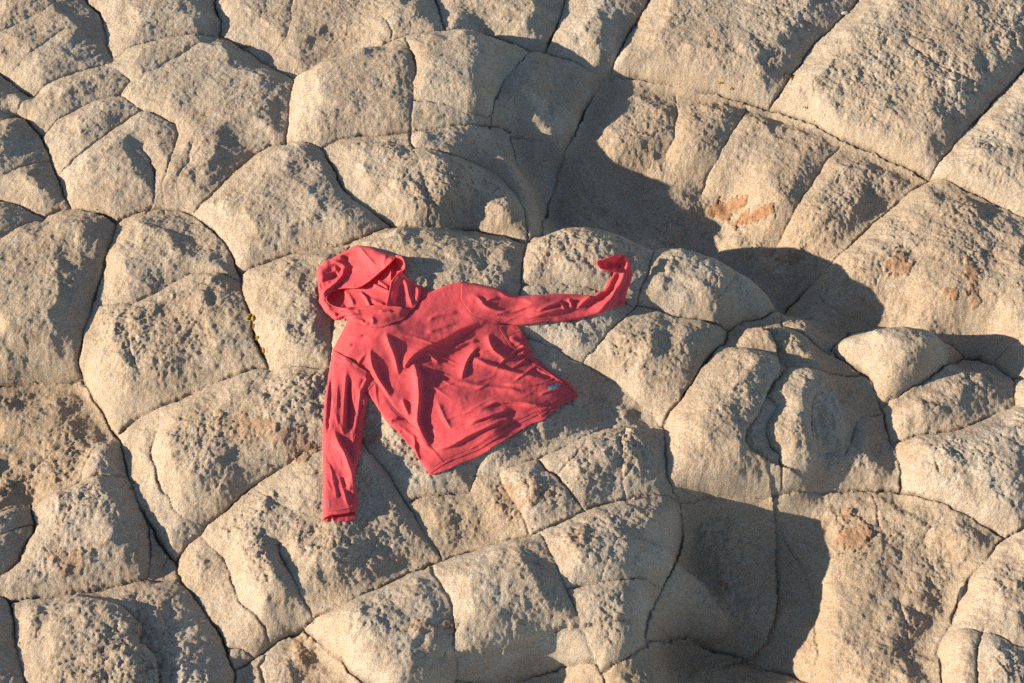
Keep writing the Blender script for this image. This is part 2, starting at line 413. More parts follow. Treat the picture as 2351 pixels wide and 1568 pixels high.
def add_joint(kind, px, py):
    D, R, sd_, sw = KIND[kind]
    rr = .30 if kind == 'L' else max(R * 1.7, .10)
    ws = seg_window(px, py, rr)
    best = np.full(XX[ws].shape, 1e3, np.float32)
    side = np.zeros(XX[ws].shape, np.float32)
    for k in range(len(px) - 1):
        w = seg_window(px[k:k + 2], py[k:k + 2], rr)
        sj = slice(w[0].start - ws[0].start, w[0].stop - ws[0].start)
        si = slice(w[1].start - ws[1].start, w[1].stop - ws[1].start)
        qx = WX[w] - np.float32(px[k]); qy = WY[w] - np.float32(py[k])
        ex, ey = px[k + 1] - px[k], py[k + 1] - py[k]
        L2 = ex * ex + ey * ey + 1e-12
        t = np.clip((qx * ex + qy * ey) / L2, 0, 1)
        dx = qx - t * ex; dy = qy - t * ey
        d = np.sqrt(dx * dx + dy * dy)
        b = best[sj, si]
        m = d < b
        b[m] = d[m]
        s = side[sj, si]; s[m] = np.sign(ex * qy - ey * qx)[m]
    bb = best / (R * (1 + RMOD[ws]))
    drop = D * chamfer(bb)
    if kind == 'L':
        LEDGE[ws] += np.where(side < 0, -1, 0) * .022 * np.exp(-(np.minimum(best, 2) / .10) ** 2)
    PACC[ws] += drop ** 4
    sl = sd_ * np.exp(-(best / (sw * np.clip(1.15 + 1.3 * jw[ws], .65, 2.6))) ** 2) * np.clip(.75 + .9 * jn[ws], .15, 1.3)
    np.maximum(SLIT[ws], sl, out=SLIT[ws])
    np.minimum(DMIN[ws], best, out=DMIN[ws])
    if kind in 'AB':
        np.minimum(DMAJ[ws], best if kind == 'A' else best + .012, out=DMAJ[ws])
    return best, ws


BAR = np.zeros(XX.shape, bool)
RMOD = np.clip(.42 * fbm(XX, YY, .22, 3, 85, .6), -.5, .6)


def chamfer(b):
    # a nearly plane flank that breaks over at the shoulder, rounded a little
    t = np.clip(1 - b, 0, 1)
    return .7 * t ** 1.1 * sstep(0, .22, t) + .3 * t ** 2.2


frame = [(-85, -55), (2436, -55), (2436, 1635), (-85, 1635), (-85, -55)]
fr = []
for k in range(4):
    (a, b), (c, d) = frame[k], frame[k + 1]
    n = 14
    for i in range(n):
        fr.append((a + (c - a) * i / n + rng.uniform(-12, 12), b + (d - b) * i / n + rng.uniform(-12, 12)))
fr.append(fr[0])
for kind, pts in JOINTS + [('A', fr)]:
    P = np.array(pts, float)
    px, py = unproject(P[:, 0], P[:, 1], .6 * KIND[kind][0])
    best, ws = add_joint(kind, px, py)
    BAR[ws] |= best < SP * .78
FPX, FPY = px.copy(), py.copy()

# outside the traced part: irregular blocks carry on
seeds = []
for gy_ in np.arange(GYL[0] - .5, GYL[-1] + .5, .42):
    for gx_ in np.arange(GXL[0] - .5, GXL[-1] + .5, .46):
        seeds.append((gx_ + rng.uniform(-.17, .17), gy_ + rng.uniform(-.15, .15)))
seeds = np.array(seeds)


def inside_poly(x, y, px, py):
    r = np.zeros(x.shape, bool)
    for k in range(len(px) - 1):
        if py[k] == py[k + 1]:
            continue
        c = ((py[k] > y) != (py[k + 1] > y)) & (x < (px[k + 1] - px[k]) * (y - py[k]) / (py[k + 1] - py[k]) + px[k])
        r ^= c
    return r


INS = inside_poly(WX, WY, FPX, FPY)
oj, oi = np.nonzero(~INS)
ox, oy = WX[oj, oi] + .05 * perlin(WX[oj, oi] / .4, WY[oj, oi] / .4, 90), WY[oj, oi] + .05 * perlin(WX[oj, oi] / .4, WY[oj, oi] / .4, 91)
f1 = np.full(len(ox), 9e9, np.float32); f2 = f1.copy(); id1 = np.zeros(len(ox), np.int32); id2 = id1.copy()
for k, (sx, sy) in enumerate(seeds):
    d = (ox - sx) ** 2 + (oy - sy) ** 2
    m1 = d < f1; m2 = (~m1) & (d < f2)
    f2 = np.where(m1, f1, np.where(m2, d, f2)); id2 = np.where(m1, id1, np.where(m2, k, id2))
    f1 = np.where(m1, d, f1); id1 = np.where(m1, k, id1)
sep = np.hypot(seeds[id1, 0] - seeds[id2, 0], seeds[id1, 1] - seeds[id2, 1])
dv = (f2 - f1) / (2 * sep + 1e-6)
D, R, sd_, sw = KIND['A']
PACC[oj, oi] += (D * chamfer(dv / R)) ** 4
SLIT[oj, oi] = np.maximum(SLIT[oj, oi], sd_ * np.exp(-(dv / .006) ** 2))
DMIN[oj, oi] = np.minimum(DMIN[oj, oi], dv); DMAJ[oj, oi] = np.minimum(DMAJ[oj, oi], dv)

# ---- which block is each lattice point on
LAB = np.full(XX.shape, -1, np.int32)
free = (INS & ~BAR)
FL = free.ravel().tolist()
lab = [-1] * (NX * NY)
nl = 0
sizes = []
for s0 in np.nonzero(free.ravel())[0].tolist():
    if lab[s0] >= 0:
        continue
    st = [s0]; lab[s0] = nl; cnt = 0
    while st:
        q = st.pop(); cnt += 1
        for r in (q - 1, q + 1, q - NX, q + NX):
            if FL[r] and lab[r] < 0:
                lab[r] = nl; st.append(r)
    sizes.append(cnt); nl += 1
LAB = np.array(lab, np.int32).reshape(NY, NX)
sizes = np.array(sizes)
small = sizes < 260
LAB[(LAB >= 0) & small[np.clip(LAB, 0, nl - 1)]] = -1
LAB[oj, oi] = nl + id1
for _ in range(60):
    m = LAB < 0
    if not m.any():
        break
    for ax, sh in ((0, 1), (0, -1), (1, 1), (1, -1)):
        r = np.roll(LAB, sh, ax)
        k = (LAB < 0) & (r >= 0)
        LAB[k] = r[k]
print("blocks", len(np.unique(LAB)))

# ---- surface height
DROP = PACC ** .25
NID = LAB.max() + 1
boff = rng.uniform(-.006, .006, NID).astype(np.float32)
btx = rng.uniform(-.05, .05, NID).astype(np.float32); bty = rng.uniform(-.05, .05, NID).astype(np.float32)
flat_ = sstep(0.0, .10, DMIN)
brough = rng.uniform(.75, 1.25, NID).astype(np.float32)
inner = sstep(.012, .075, DMAJ)                       # weathered tops, smooth flanks
left_top = sstep(.2, 1.2, YY - .5 * XX - .2)          # the upper left blocks are smoother
rough = inner * (1 - .6 * left_top) * brough[LAB] * (.35 + .65 * sstep(-.5, .3, fbm(XX, YY, .34, 3, 35)))
pn = fbm(XX, YY, .30, 2, 30)
rough_p = rough * sstep(-.45, .35, pn)
lump = fbm(XX, YY, .26, 2, 21)
# blocks that stand lower or higher than their neighbours
for u, v, dz in ((1400,400,-.06),(1270,250,-.04),(1230,350,-.05),(1220,430,-.05),(1850,700,-.04),(2100,650,-.02),(2300,830,-.03),
                 (1650,1200,-.075),(1650,1340,-.07),(1830,1350,-.08),(1600,1500,-.09),(1980,1250,-.035),(1930,1000,-.02),(1990,900,-.03),
                 (2010,1040,-.035),(1250,1550,-.06),(1400,1540,-.06),(100,960,-.05),(360,1270,-.05),(540,1500,-.06),(1190,170,-.02),(1000,150,.01),
                 (1850,1000,.015),(2080,800,.02),(1340,600,.015),(1620,650,.01),(1350,880,-.035),(1100,1160,-.03),(880,1150,-.02),(1400,1250,.015),(1150,1360,.015),(870,1430,.01)):
    px_, py_ = unproject(np.array([u], float), np.array([v], float))
    k = LAB[np.searchsorted(GYL, py_[0]), np.searchsorted(GXL, px_[0])]
    boff[k] = dz
flat_ = sstep(0.0, .12, DMIN)


def blur2(A, s_):
    n = int(2.6 * s_) + 1
    k = np.exp(-.5 * (np.arange(-n, n + 1) / s_) ** 2); k = (k / k.sum()).astype(np.float32)
    for ax in (0, 1):
        P_ = np.pad(A, [(n, n) if a == ax else (0, 0) for a in (0, 1)], mode='edge')
        B_ = np.zeros_like(A)
        for i, w in enumerate(k):
            sl = [slice(None)] * 2; sl[ax] = slice(i, i + A.shape[ax])
            B_ += w * P_[tuple(sl)]
        A = B_
    return A


h = MAC - DROP + blur2(boff[LAB], 7.0) + LEDGE
h += .009 * lump * (.3 + .7 * flat_)
mid = fbm(XX, YY, .105, 4, 22, .55)
h += .0046 * mid * (.22 + .78 * inner) * (1 - .3 * left_top)
# exfoliation plates: the crust breaks off in steps
pl = fbm(XX, YY, .13, 5, 40, .58)
for th, dep in ((.30, .0036), (-.05, .0032), (-.42, .0030)):
    h += dep * rough * sstep(th - .035, th + .035, pl)
# crusty tops
rd = ridged(XX + .5 * fbm(XX, YY, .09, 3, 51) * .05, YY + .05 * perlin(XX / .05, YY / .05, 52), .045, 4, 50, .62)
h += .0017 * (.35 * inner + .65 * rough_p) * rd
wq = .022 * fbm(XX, YY, .07, 3, 58, .6); wr = .022 * fbm(XX, YY, .07, 3, 59, .6)
pt = fbm(XX + wq, (YY + wr) * 1.5, .038, 4, 57, .62)
h -= .0040 * rough_p * sstep(.28, .6, pt)
fine = fbm(XX, YY, .020, 3, 60, .72)
h += (.0015 + .0006 * rough) * fine
# bedding shows on the flanks
bl = h + .12 * YY - .05 * XX + .007 * fbm(XX, YY, .14, 3, 66)
bed = perlin(bl / .011, XX * .8 + YY, 67) + .5 * perlin(bl / .006, XX * 1.1 + YY, 68)
h += .0011 * bed * (1 - .8 * inner) * sstep(.0, .03, DMIN) + .0006 * bed * left_top * sstep(.01, .05, DMIN)

# rusty plates (u, v, ru, rv)
RUST = np.zeros_like(XX)
rn = fbm(XX, YY, .06, 4, 95, .6)
for u, v, ru, rv in ((1668,458,42,22),(1735,472,50,22),(2066,600,24,34),(2235,618,18,42),(2198,664,34,14),(2240,668,14,30),(1962,1222,34,52),
                     (560,980,60,30),(660,1010,50,34),(1330,1230,40,22),(1820,560,24,16),(690,1470,30,30),(1000,1440,40,22),(1190,1130,60,36),(150,1285,50,30)):
    x0, y0 = unproject(np.array([u, u + ru, u], float), np.array([v, v, v + rv], float))
    q = ((XX - x0[0]) / (x0[1] - x0[0])) ** 2 + ((YY - y0[0]) / (y0[0] - y0[2])) ** 2
    m = sstep(-.25, .25, .8 - q + 1.5 * rn + .55 * fine)
    strong = .95 if 440 < v < 480 else .7 if u > 1640 else .5
    RUST = np.maximum(RUST, m * strong)
h += .0040 * sstep(.3, .6, RUST) * (1 + .6 * rn)
h -= SLIT
# the outcrop sinks away at its rim
edge = np.maximum(np.maximum(GXL[0] + .9 - XX, XX - GXL[-1] + .9), np.maximum(GYL[0] + .9 - YY, YY - GYL[-1] + .9))
h -= .75 * sstep(0, .9, edge)
ZZ = h.astype(np.float32)
HID = None

# ---- materials
def mat(name):
    m = bpy.data.materials.new(name)
    m.use_nodes = True
    n = m.node_tree.nodes; n.clear()
    return m, n, m.node_tree.links


def ramp(n, stops, interp='LINEAR'):
    r = n.new("ShaderNodeValToRGB")
    r.color_ramp.interpolation = interp
    e = r.color_ramp.elements
    e[0].position, e[0].color = stops[0][0], (*stops[0][1], 1)
    e[1].position, e[1].color = stops[-1][0], (*stops[-1][1], 1)
    for p, c in stops[1:-1]:
        k = e.new(p); k.color = (*c, 1)
    return r


def noise(n, l, co, scale, detail=4, rough=.55, dist=0.0):
    t = n.new("ShaderNodeTexNoise")
    t.inputs["Scale"].default_value = scale
    t.inputs["Detail"].default_value = detail
    t.inputs["Roughness"].default_value = rough
    t.inputs["Distortion"].default_value = dist
    l.new(co, t.inputs["Vector"])
    return t.outputs["Fac"]


def mix(n, l, a, b, f, mode='MIX'):
    x = n.new("ShaderNodeMix"); x.data_type = 'RGBA'; x.blend_type = mode
    for s, k in ((f, 0), (a, 6), (b, 7)):
        if hasattr(s, 'is_linked'):
            l.new(s, x.inputs[k])
        elif k == 0:
            x.inputs[0].default_value = s
        else:
            x.inputs[k].default_value = (*s, 1)
    return x.outputs[2]


def rng_map(n, l, v, a, b, c=0.0, d=1.0):
    m = n.new("ShaderNodeMapRange"); m.interpolation_type = 'SMOOTHSTEP'
    m.inputs[1].default_value = a; m.inputs[2].default_value = b; m.inputs[3].default_value = c; m.inputs[4].default_value = d
    l.new(v, m.inputs[0])
    return m.outputs[0]


def math_(n, l, op, a, b=None):
    m = n.new("ShaderNodeMath"); m.operation = op
    for k, s in enumerate((a, b)):
        if s is None:
            continue
        if hasattr(s, 'is_linked'):
            l.new(s, m.inputs[k])
        else:
            m.inputs[k].default_value = s
    return m.outputs[0]


def rock_material():
    m, n, l = mat("sandstone")
    co = n.new("ShaderNodeNewGeometry").outputs["Position"]
    at = {}
    for k in ("rust", "crust", "soil", "lichen", "tint"):
        a = n.new("ShaderNodeAttribute"); a.attribute_name = k; at[k] = a.outputs["Fac"]
    big = noise(n, l, co, 2.3, 3, .5)
    med = noise(n, l, co, 11, 5, .6, .3)
    sml = noise(n, l, co, 48, 5, .65)
    grain = noise(n, l, co, 190, 4, .78)
    spk = noise(n, l, co, 130, 3, .6)
    c = ramp(n, [(.30, (.395, .298, .200)), (.5, (.475, .382, .272)), (.70, (.545, .462, .350))])
    l.new(med, c.inputs[0])
    col = c.outputs[0]
    col = mix(n, l, col, (.42, .295, .185), math_(n, l, 'MULTIPLY', rng_map(n, l, big, .45, .62), .5))
    col = mix(n, l, col, (.41, .285, .165), math_(n, l, 'MULTIPLY', at["tint"], rng_map(n, l, med, .25, .6, .45, .9)))
    # grey weathered skin in patches
    gp = math_(n, l, 'MULTIPLY', rng_map(n, l, sml, .50, .66), .5)
    col = mix(n, l, col, (.44, .39, .325), gp)
    bp = math_(n, l, 'MULTIPLY', rng_map(n, l, noise(n, l, co, 26, 6, .68, .4), .56, .62), math_(n, l, 'ADD', math_(n, l, 'MULTIPLY', at["crust"], .35), .30))
    col = mix(n, l, col, (.33, .215, .125), bp)
    # pale salts
    pp = math_(n, l, 'MULTIPLY', rng_map(n, l, noise(n, l, co, 33, 5, .7), .60, .68), math_(n, l, 'MULTIPLY', at["crust"], .55))
    col = mix(n, l, col, (.55, .49, .41), pp)
    # dark lichen specks
    lp = math_(n, l, 'MULTIPLY', rng_map(n, l, spk, .55, .63), at["lichen"])
    col = mix(n, l, col, (.13, .115, .085), math_(n, l, 'MULTIPLY', lp, .8))
    sp = math_(n, l, 'MULTIPLY', rng_map(n, l, spk, .665, .70), .6)
    col = mix(n, l, col, (.13, .10, .07), math_(n, l, 'MULTIPLY', sp, at["crust"]))
    # rusty plates
    rr = ramp(n, [(.25, (.19, .085, .040)), (.5, (.38, .195, .095)), (.75, (.46, .29, .165))])
    l.new(sml, rr.inputs[0])
    col = mix(n, l, col, rr.outputs[0], at["rust"])
    # dirt caught in the joints
    col = mix(n, l, col, (.10, .075, .050), at["soil"])
    gr = ramp(n, [(.34, (.66, .65, .63)), (.66, (1.28, 1.29, 1.30))])
    l.new(grain, gr.inputs[0])
    col = mix(n, l, col, gr.outputs[0], 1.0, 'MULTIPLY')
    p = n.new("ShaderNodeBsdfPrincipled")
    l.new(col, p.inputs["Base Color"])
    p.inputs["Roughness"].default_value = .92
    p.inputs["Specular IOR Level"].default_value = .22
    h1 = noise(n, l, co, 130, 5, .75)
    h2 = noise(n, l, co, 330, 3, .75)
    hh = math_(n, l, 'ADD', math_(n, l, 'MULTIPLY', h1, .0058), math_(n, l, 'MULTIPLY', h2, .0022))
    b = n.new("ShaderNodeBump"); b.inputs["Strength"].default_value = .85; b.inputs["Distance"].default_value = 1.0
    l.new(hh, b.inputs["Height"])
    l.new(b.outputs[0], p.inputs["Normal"])
    o = n.new("ShaderNodeOutputMaterial")
    l.new(p.outputs[0], o.inputs[0])
    return m


M_ROCK = rock_material()


def mesh_obj(name, V, F, material, parent=None, smooth=True, attrs=None, tri=False):
    me = bpy.data.meshes.new(name)
    V = np.ascontiguousarray(V, np.float32); F = np.ascontiguousarray(F, np.int32)
    k = F.shape[1]
    me.vertices.add(len(V)); me.vertices.foreach_set("co", V.ravel())
    me.loops.add(F.size); me.loops.foreach_set("vertex_index", F.ravel())
    me.polygons.add(len(F))
    me.polygons.foreach_set("loop_start", np.arange(0, F.size, k, dtype=np.int32))
    if smooth:
        me.polygons.foreach_set("use_smooth", np.ones(len(F), bool))
    for a, val in (attrs or {}).items():
        t = me.attributes.new(a, 'FLOAT', 'POINT')
        t.data.foreach_set("value", np.ascontiguousarray(val, np.float32))
    me.update(calc_edges=True)
    me.materials.append(material)
    o = bpy.data.objects.new(name, me)
    COL.objects.link(o)
    if parent:
        o.parent = parent
    return o


# the ground under and around the outcrop, out to the horizon
gs = np.array([-900, -300, -100, -40, -15, -8, -5, -3.5, -2, 0, 2, 3.5, 5, 8, 15, 40, 100, 300, 900], float)
gx, gy = np.meshgrid(gs, gs)
gz = -.62 + .05 * perlin(gx * .3, gy * .3, 5) - .0004 * np.hypot(gx, gy)
n_ = len(gs)
gi = np.arange((n_ - 1) * n_).reshape(n_ - 1, n_)[:, :-1].ravel()
GF = np.stack([gi, gi + 1, gi + 1 + n_, gi + n_], 1)
ground = mesh_obj("sandstone_ground", np.stack([gx.ravel(), gy.ravel(), gz.ravel()], 1), GF, M_ROCK)
ground["kind"] = "structure"
ground["label"] = "pale cracked sandstone slickrock ground with rounded polygon blocks"

btint = rng.uniform(0, .45, NID).astype(np.float32)
for u, v, t in ((100,960,1),(60,1000,1),(1650,1200,.9),(1650,1340,.8),(1830,1350,.9),(1980,1250,.7),(1600,1500,1),(1100,1160,.8),(1830,700,.8),(2100,650,.55),(1400,400,.6),(120,700,.6),(500,1000,.5),(1250,1550,.8)):
    px_, py_ = unproject(np.array([u], float), np.array([v], float))
    btint[LAB[np.searchsorted(GYL, py_[0]), np.searchsorted(GXL, px_[0])]] = t
TINT = blur2(btint[LAB], 5.0)
CRUST = (inner * sstep(-.3, .5, pn)).astype(np.float32)
SOIL = np.clip(SLIT / .014, 0, 1) ** 1.6 * .85
LICH = np.zeros_like(XX)
ln = fbm(XX, YY, .05, 4, 99, .6)
for u, v, ru, rv, s in ((250,1540,110,70,1),(560,960,70,40,.7),(830,1110,28,50,1),(900,1120,40,30,.5),(1280,860,40,20,.7),(380,560,50,30,.6),(330,660,60,30,.6),
                        (1960,620,70,30,.7),(1500,500,120,40,.6),(2100,1220,50,50,.7),(1740,1000,50,40,.6),(2010,870,60,30,.5),(1200,1250,60,20,.8),(350,1200,60,40,.6),
                        (1330,1110,60,40,.5),(1480,770,40,60,.6),(760,790,60,50,.4),(2060,400,50,40,.5),(1650,80,60,40,.5),(1560,800,60,60,.6),(980,420,70,60,.5)):
    x0, y0 = unproject(np.array([u, u + ru, u], float), np.array([v, v, v + rv], float))
    q = ((XX - x0[0]) / (x0[1] - x0[0])) ** 2 + ((YY - y0[0]) / (y0[0] - y0[2])) ** 2
    LICH = np.maximum(LICH, s * sstep(-.3, .5, 1 - q + 1.2 * ln))
LICH = np.clip(LICH + .25 * sstep(.5, .9, ln) * inner, 0, 1)

# ---- one mesh for each block
ql = LAB[:-1, :-1].ravel()
base = (np.arange(NY - 1)[:, None] * NX + np.arange(NX - 1)[None, :]).ravel()
order = np.argsort(ql, kind='stable')
ids, starts = np.unique(ql[order], return_index=True)
starts = list(starts) + [len(order)]
Zr, Xr, Yr = ZZ.ravel(), XX.ravel(), YY.ravel()
AT = {"rust": RUST.ravel(), "crust": CRUST.ravel(), "soil": SOIL.ravel(), "lichen": LICH.ravel(), "tint": TINT.ravel()}
for k in range(len(ids)):
    q = base[order[starts[k]:starts[k + 1]]]
    F = np.stack([q, q + 1, q + 1 + NX, q + NX], 1)
    vi, inv = np.unique(F, return_inverse=True)
    F = inv.reshape(F.shape)
    V = np.stack([Xr[vi], Yr[vi], Zr[vi]], 1)
    mesh_obj("rock_block", V, F, M_ROCK, ground, attrs={a: val[vi] for a, val in AT.items()})
# ------------------------------------------------------------------ the hooded shirt
# how the cloth bridges the rock: a smoothed upper hull of the stone under it
sx0, sx1 = np.searchsorted(GXL, [-.85, .55]); sy0, sy1 = np.searchsorted(GYL, [-.85, .55])
EX, EY = GXL[sx0:sx1], GYL[sy0:sy1]
Z0 = ZZ[sy0:sy1, sx0:sx1].astype(np.float64)


def maxf(A, r):
    for ax in (0, 1):
        B = A.copy()
        for k in range(1, r + 1):
            B = np.maximum(B, np.maximum(np.roll(A, k, ax), np.roll(A, -k, ax)))
        A = B
    return A


def blur(A, s):
    n = int(3 * s) + 1
    k = np.exp(-.5 * (np.arange(-n, n + 1) / s) ** 2); k /= k.sum()
    for ax in (0, 1):
        P = np.pad(A, [(n, n) if a == ax else (0, 0) for a in (0, 1)], mode='edge')
        B = np.zeros_like(A)
        for i, w in enumerate(k):
            sl = [slice(None)] * 2; sl[ax] = slice(i, i + A.shape[ax])
            B += w * P[tuple(sl)]
        A = B
    return A


ENV = blur(maxf(Z0, 4), 7.0)
ENV = np.maximum(ENV, blur(maxf(Z0, 2), 1.6)) + .0015
ENV = blur(ENV, 2.0)


def env(x, y):
    return bil(EX, EY, ENV, x, y)


def place(u, v, hgt):
    z = np.zeros(len(u)) + .05
    for _ in range(14):
        x, y = at_z(u, v, z)
        z = .5 * z + .5 * (env(x, y) + hgt)
    x, y = at_z(u, v, z)
    return np.stack([x, y, z], 1)


TILE = {'O': (0, 0, 1, 1), 'A': (711.7, 551.0, .13175, .13175), 'B': (711.7, 723.2, .1647, .1647), 'C': (975.7, 631.3, .19215, .19215),
        'D': (918.3, 832.2, .1807, .1807), 'E': (711.7, 918.3, .1903, .1903), 'F': (1285.6, 562.5, .11714, .11714), 'G': (1222.5, 849.4, .0549, .0549)}


def T(t, pts):
    a, b, c, d = TILE[t]
    return [(a + c * x, b + d * y) for x, y in pts]


def catmull(P, step, closed=False):
    P = [np.array(p, float) for p in P]
    n = len(P)
    out = []
    rngk = range(n if closed else n - 1)
    for k in rngk:
        p1, p2 = P[k], P[(k + 1) % n]
        p0 = P[k - 1] if (closed or k > 0) else 2 * p1 - p2
        p3 = P[(k + 2) % n] if (closed or k < n - 2) else 2 * p2 - p1

        def corner(a, b, c):
            e, f = b - a, c - b
            return np.dot(e, f) < .35 * np.linalg.norm(e) * np.linalg.norm(f)
        if corner(p0, p1, p2):
            p0 = 2 * p1 - p2
        if corner(p1, p2, p3):
            p3 = 2 * p2 - p1
        m = max(1, int(round(np.linalg.norm(p2 - p1) / step)))
        for i in range(m):
            t = i / m
            out.append(.5 * (2 * p1 + (p2 - p0) * t + (2 * p0 - 5 * p1 + 4 * p2 - p3) * t * t + (3 * p1 - p0 - 3 * p2 + p3) * t ** 3))
    if not closed:
        out.append(P[-1])
    return np.array(out)


def pdist(u, v, P):
    """distance, side and parameter along polyline P"""
    P = np.asarray(P, float)
    L = np.concatenate([[0], np.cumsum(np.hypot(*np.diff(P, axis=0).T))])
    best = np.full(len(u), 1e9); side = np.zeros(len(u)); par = np.zeros(len(u))
    for k in range(len(P) - 1):
        ex, ey = P[k + 1] - P[k]
        qx, qy = u - P[k, 0], v - P[k, 1]
        l2 = ex * ex + ey * ey + 1e-9
        t = np.clip((qx * ex + qy * ey) / l2, 0, 1)
        d = np.hypot(qx - t * ex, qy - t * ey)
        m = d < best
        best[m] = d[m]; side[m] = np.sign(ex * qy - ey * qx)[m]
        par[m] = ((L[k] + t * (L[k + 1] - L[k])) / L[-1])[m]
    return best, side, par


class Folds(list):
    def add(self, tile, pts, amp, wl, wr=None, taper=(.22, .22), hat=.25):
        self.append((catmull(T(tile, pts), 4.0), amp, wl, wr or wl, taper, hat))

    def height(self, u, v):
        h = np.zeros(len(u))
        for P, amp, wl_, wr_, tp, hat in self:
            w = max(wl_, wr_) * 5
            m = (u > P[:, 0].min() - w) & (u < P[:, 0].max() + w) & (v > P[:, 1].min() - w) & (v < P[:, 1].max() + w)
            if not m.any():
                continue
            d, s, t = pdist(u[m], v[m], P)
            ww = np.where(s > 0, wr_, wl_)
            q = d / ww
            f = 1 / (1 + q ** 1.65) ** 2.0 - hat * np.exp(-(q / 2.6) ** 2)
            f = f / (1 - hat)
            if tp[0] > 0:
                f = f * sstep(-.01, tp[0], t)
            if tp[1] > 0:
                f = f * sstep(-.01, tp[1], 1 - t)
            h[m] += amp * .00115 * f
        return h


def puff(u, v, lines_, H, r):
    d = np.full(len(u), 1e9)
    for P in lines_:
        d = np.minimum(d, pdist(u, v, P)[0])
    t = np.clip(d / r, 0, 1)
    return H * np.sqrt(np.clip(1 - (1 - t) ** 2, 0, 1)) * .001


def micro(u, v, a=1.0):
    wu, wv = u + 9 * perlin(u / 45, v / 45, 31), v + 9 * perlin(u / 45, v / 45, 32)
    cr = (1 - 2.2 * np.abs(perlin((wu + .6 * wv) / 30, (wv - .6 * wu) / 62, 33))) + .6 * (1 - 2.2 * np.abs(perlin((wu + .7 * wv) / 15, (wv - .7 * wu) / 34, 34)))
    return (a * .001) * (.45 * cr * sstep(-.3, .4, perlin(u / 60, v / 60, 35)) + 1.1 * perlin(u / 34, v / 34, 7) + .55 * perlin(u / 14 + .3 * perlin(u / 30, v / 30, 3), v / 14, 8) + .22 * perlin(u / 6, v / 6, 9))


def smooth_mesh(V2, F, h, it):
    """even out the folds over the triangle net"""
    n = len(V2)
    E = np.concatenate([F[:, [0, 1]], F[:, [1, 2]], F[:, [2, 0]]])
    E = np.concatenate([E, E[:, ::-1]])
    deg = np.bincount(E[:, 0], minlength=n)
    for _ in range(it):
        h = .5 * h + .5 * np.bincount(E[:, 0], weights=h[E[:, 1]], minlength=n) / np.maximum(deg, 1)
    return h


def panel(name, poly, hfun, material, parent, step=2.0, thick=.0011, smooth=1):
    B = catmull(poly, step, closed=True)
    nb = len(B)
    u0, v0 = B.min(0); u1, v1 = B.max(0)
    gu, gv = np.meshgrid(np.arange(u0, u1, step), np.arange(v0, v1, step * .87))
    gu = gu + (np.arange(gu.shape[0]) % 2)[:, None] * step * .5
    gu, gv = gu.ravel(), gv.ravel()
    loop = np.vstack([B, B[:1]])
    ins = inside_poly(gu, gv, loop[:, 0], loop[:, 1])
    gu, gv = gu[ins], gv[ins]
    d, _, _ = pdist(gu, gv, loop)
    k = d > step * .55
    P = np.vstack([B, np.stack([gu[k], gv[k]], 1)])
    vs_, es_, fs_, ov_, oe_, of_ = delaunay_2d_cdt([Vector(p) for p in P], [], [list(range(nb))], 1, 1e-6)
    P = np.array([tuple(p) for p in vs_])
    F = np.array([f for f in fs_ if len(f) == 3])
    h = hfun(P[:, 0], P[:, 1])
    if smooth:
        h = smooth_mesh(P, F, h, smooth)
    V = place(P[:, 0], P[:, 1], h)
    a, b, c = V[F[:, 0]], V[F[:, 1]], V[F[:, 2]]
    nrm = np.cross(b - a, c - a)
    flip = nrm @ (-F_) < 0
    F[flip] = F[flip][:, ::-1]
    o = mesh_obj(name, V, F, material, parent)
    if thick:
        md = o.modifiers.new("thickness", 'SOLIDIFY'); md.thickness = thick; md.offset = -1
    return o


def tube(name, pts, hfun, r, material, parent, lift=0.0, flat=1.0, step=2.5, seg=8):
    P = catmull(pts, step)
    C = place(P[:, 0], P[:, 1], hfun(P[:, 0], P[:, 1]) + lift)
    for _ in range(2):
        C[1:-1] = .5 * C[1:-1] + .25 * (C[:-2] + C[2:])
    t = np.gradient(C, axis=0); t /= np.linalg.norm(t, axis=1)[:, None] + 1e-9
    up = np.array([0, -.35, .94])
    a = np.cross(t, up); a /= np.linalg.norm(a, axis=1)[:, None] + 1e-9
    b = np.cross(a, t)
    n = len(C)
    V = []
    for k in range(seg):
        th = 2 * math.pi * k / seg
        V.append(C + r * math.cos(th) * a + r * flat * math.sin(th) * b)
    V = np.stack(V, 1).reshape(-1, 3)
    F = []
    for i in range(n - 1):
        for k in range(seg):
            F.append((i * seg + k, i * seg + (k + 1) % seg, (i + 1) * seg + (k + 1) % seg, (i + 1) * seg + k))
    return mesh_obj(name, V, np.array(F)[:, ::-1], material, parent)


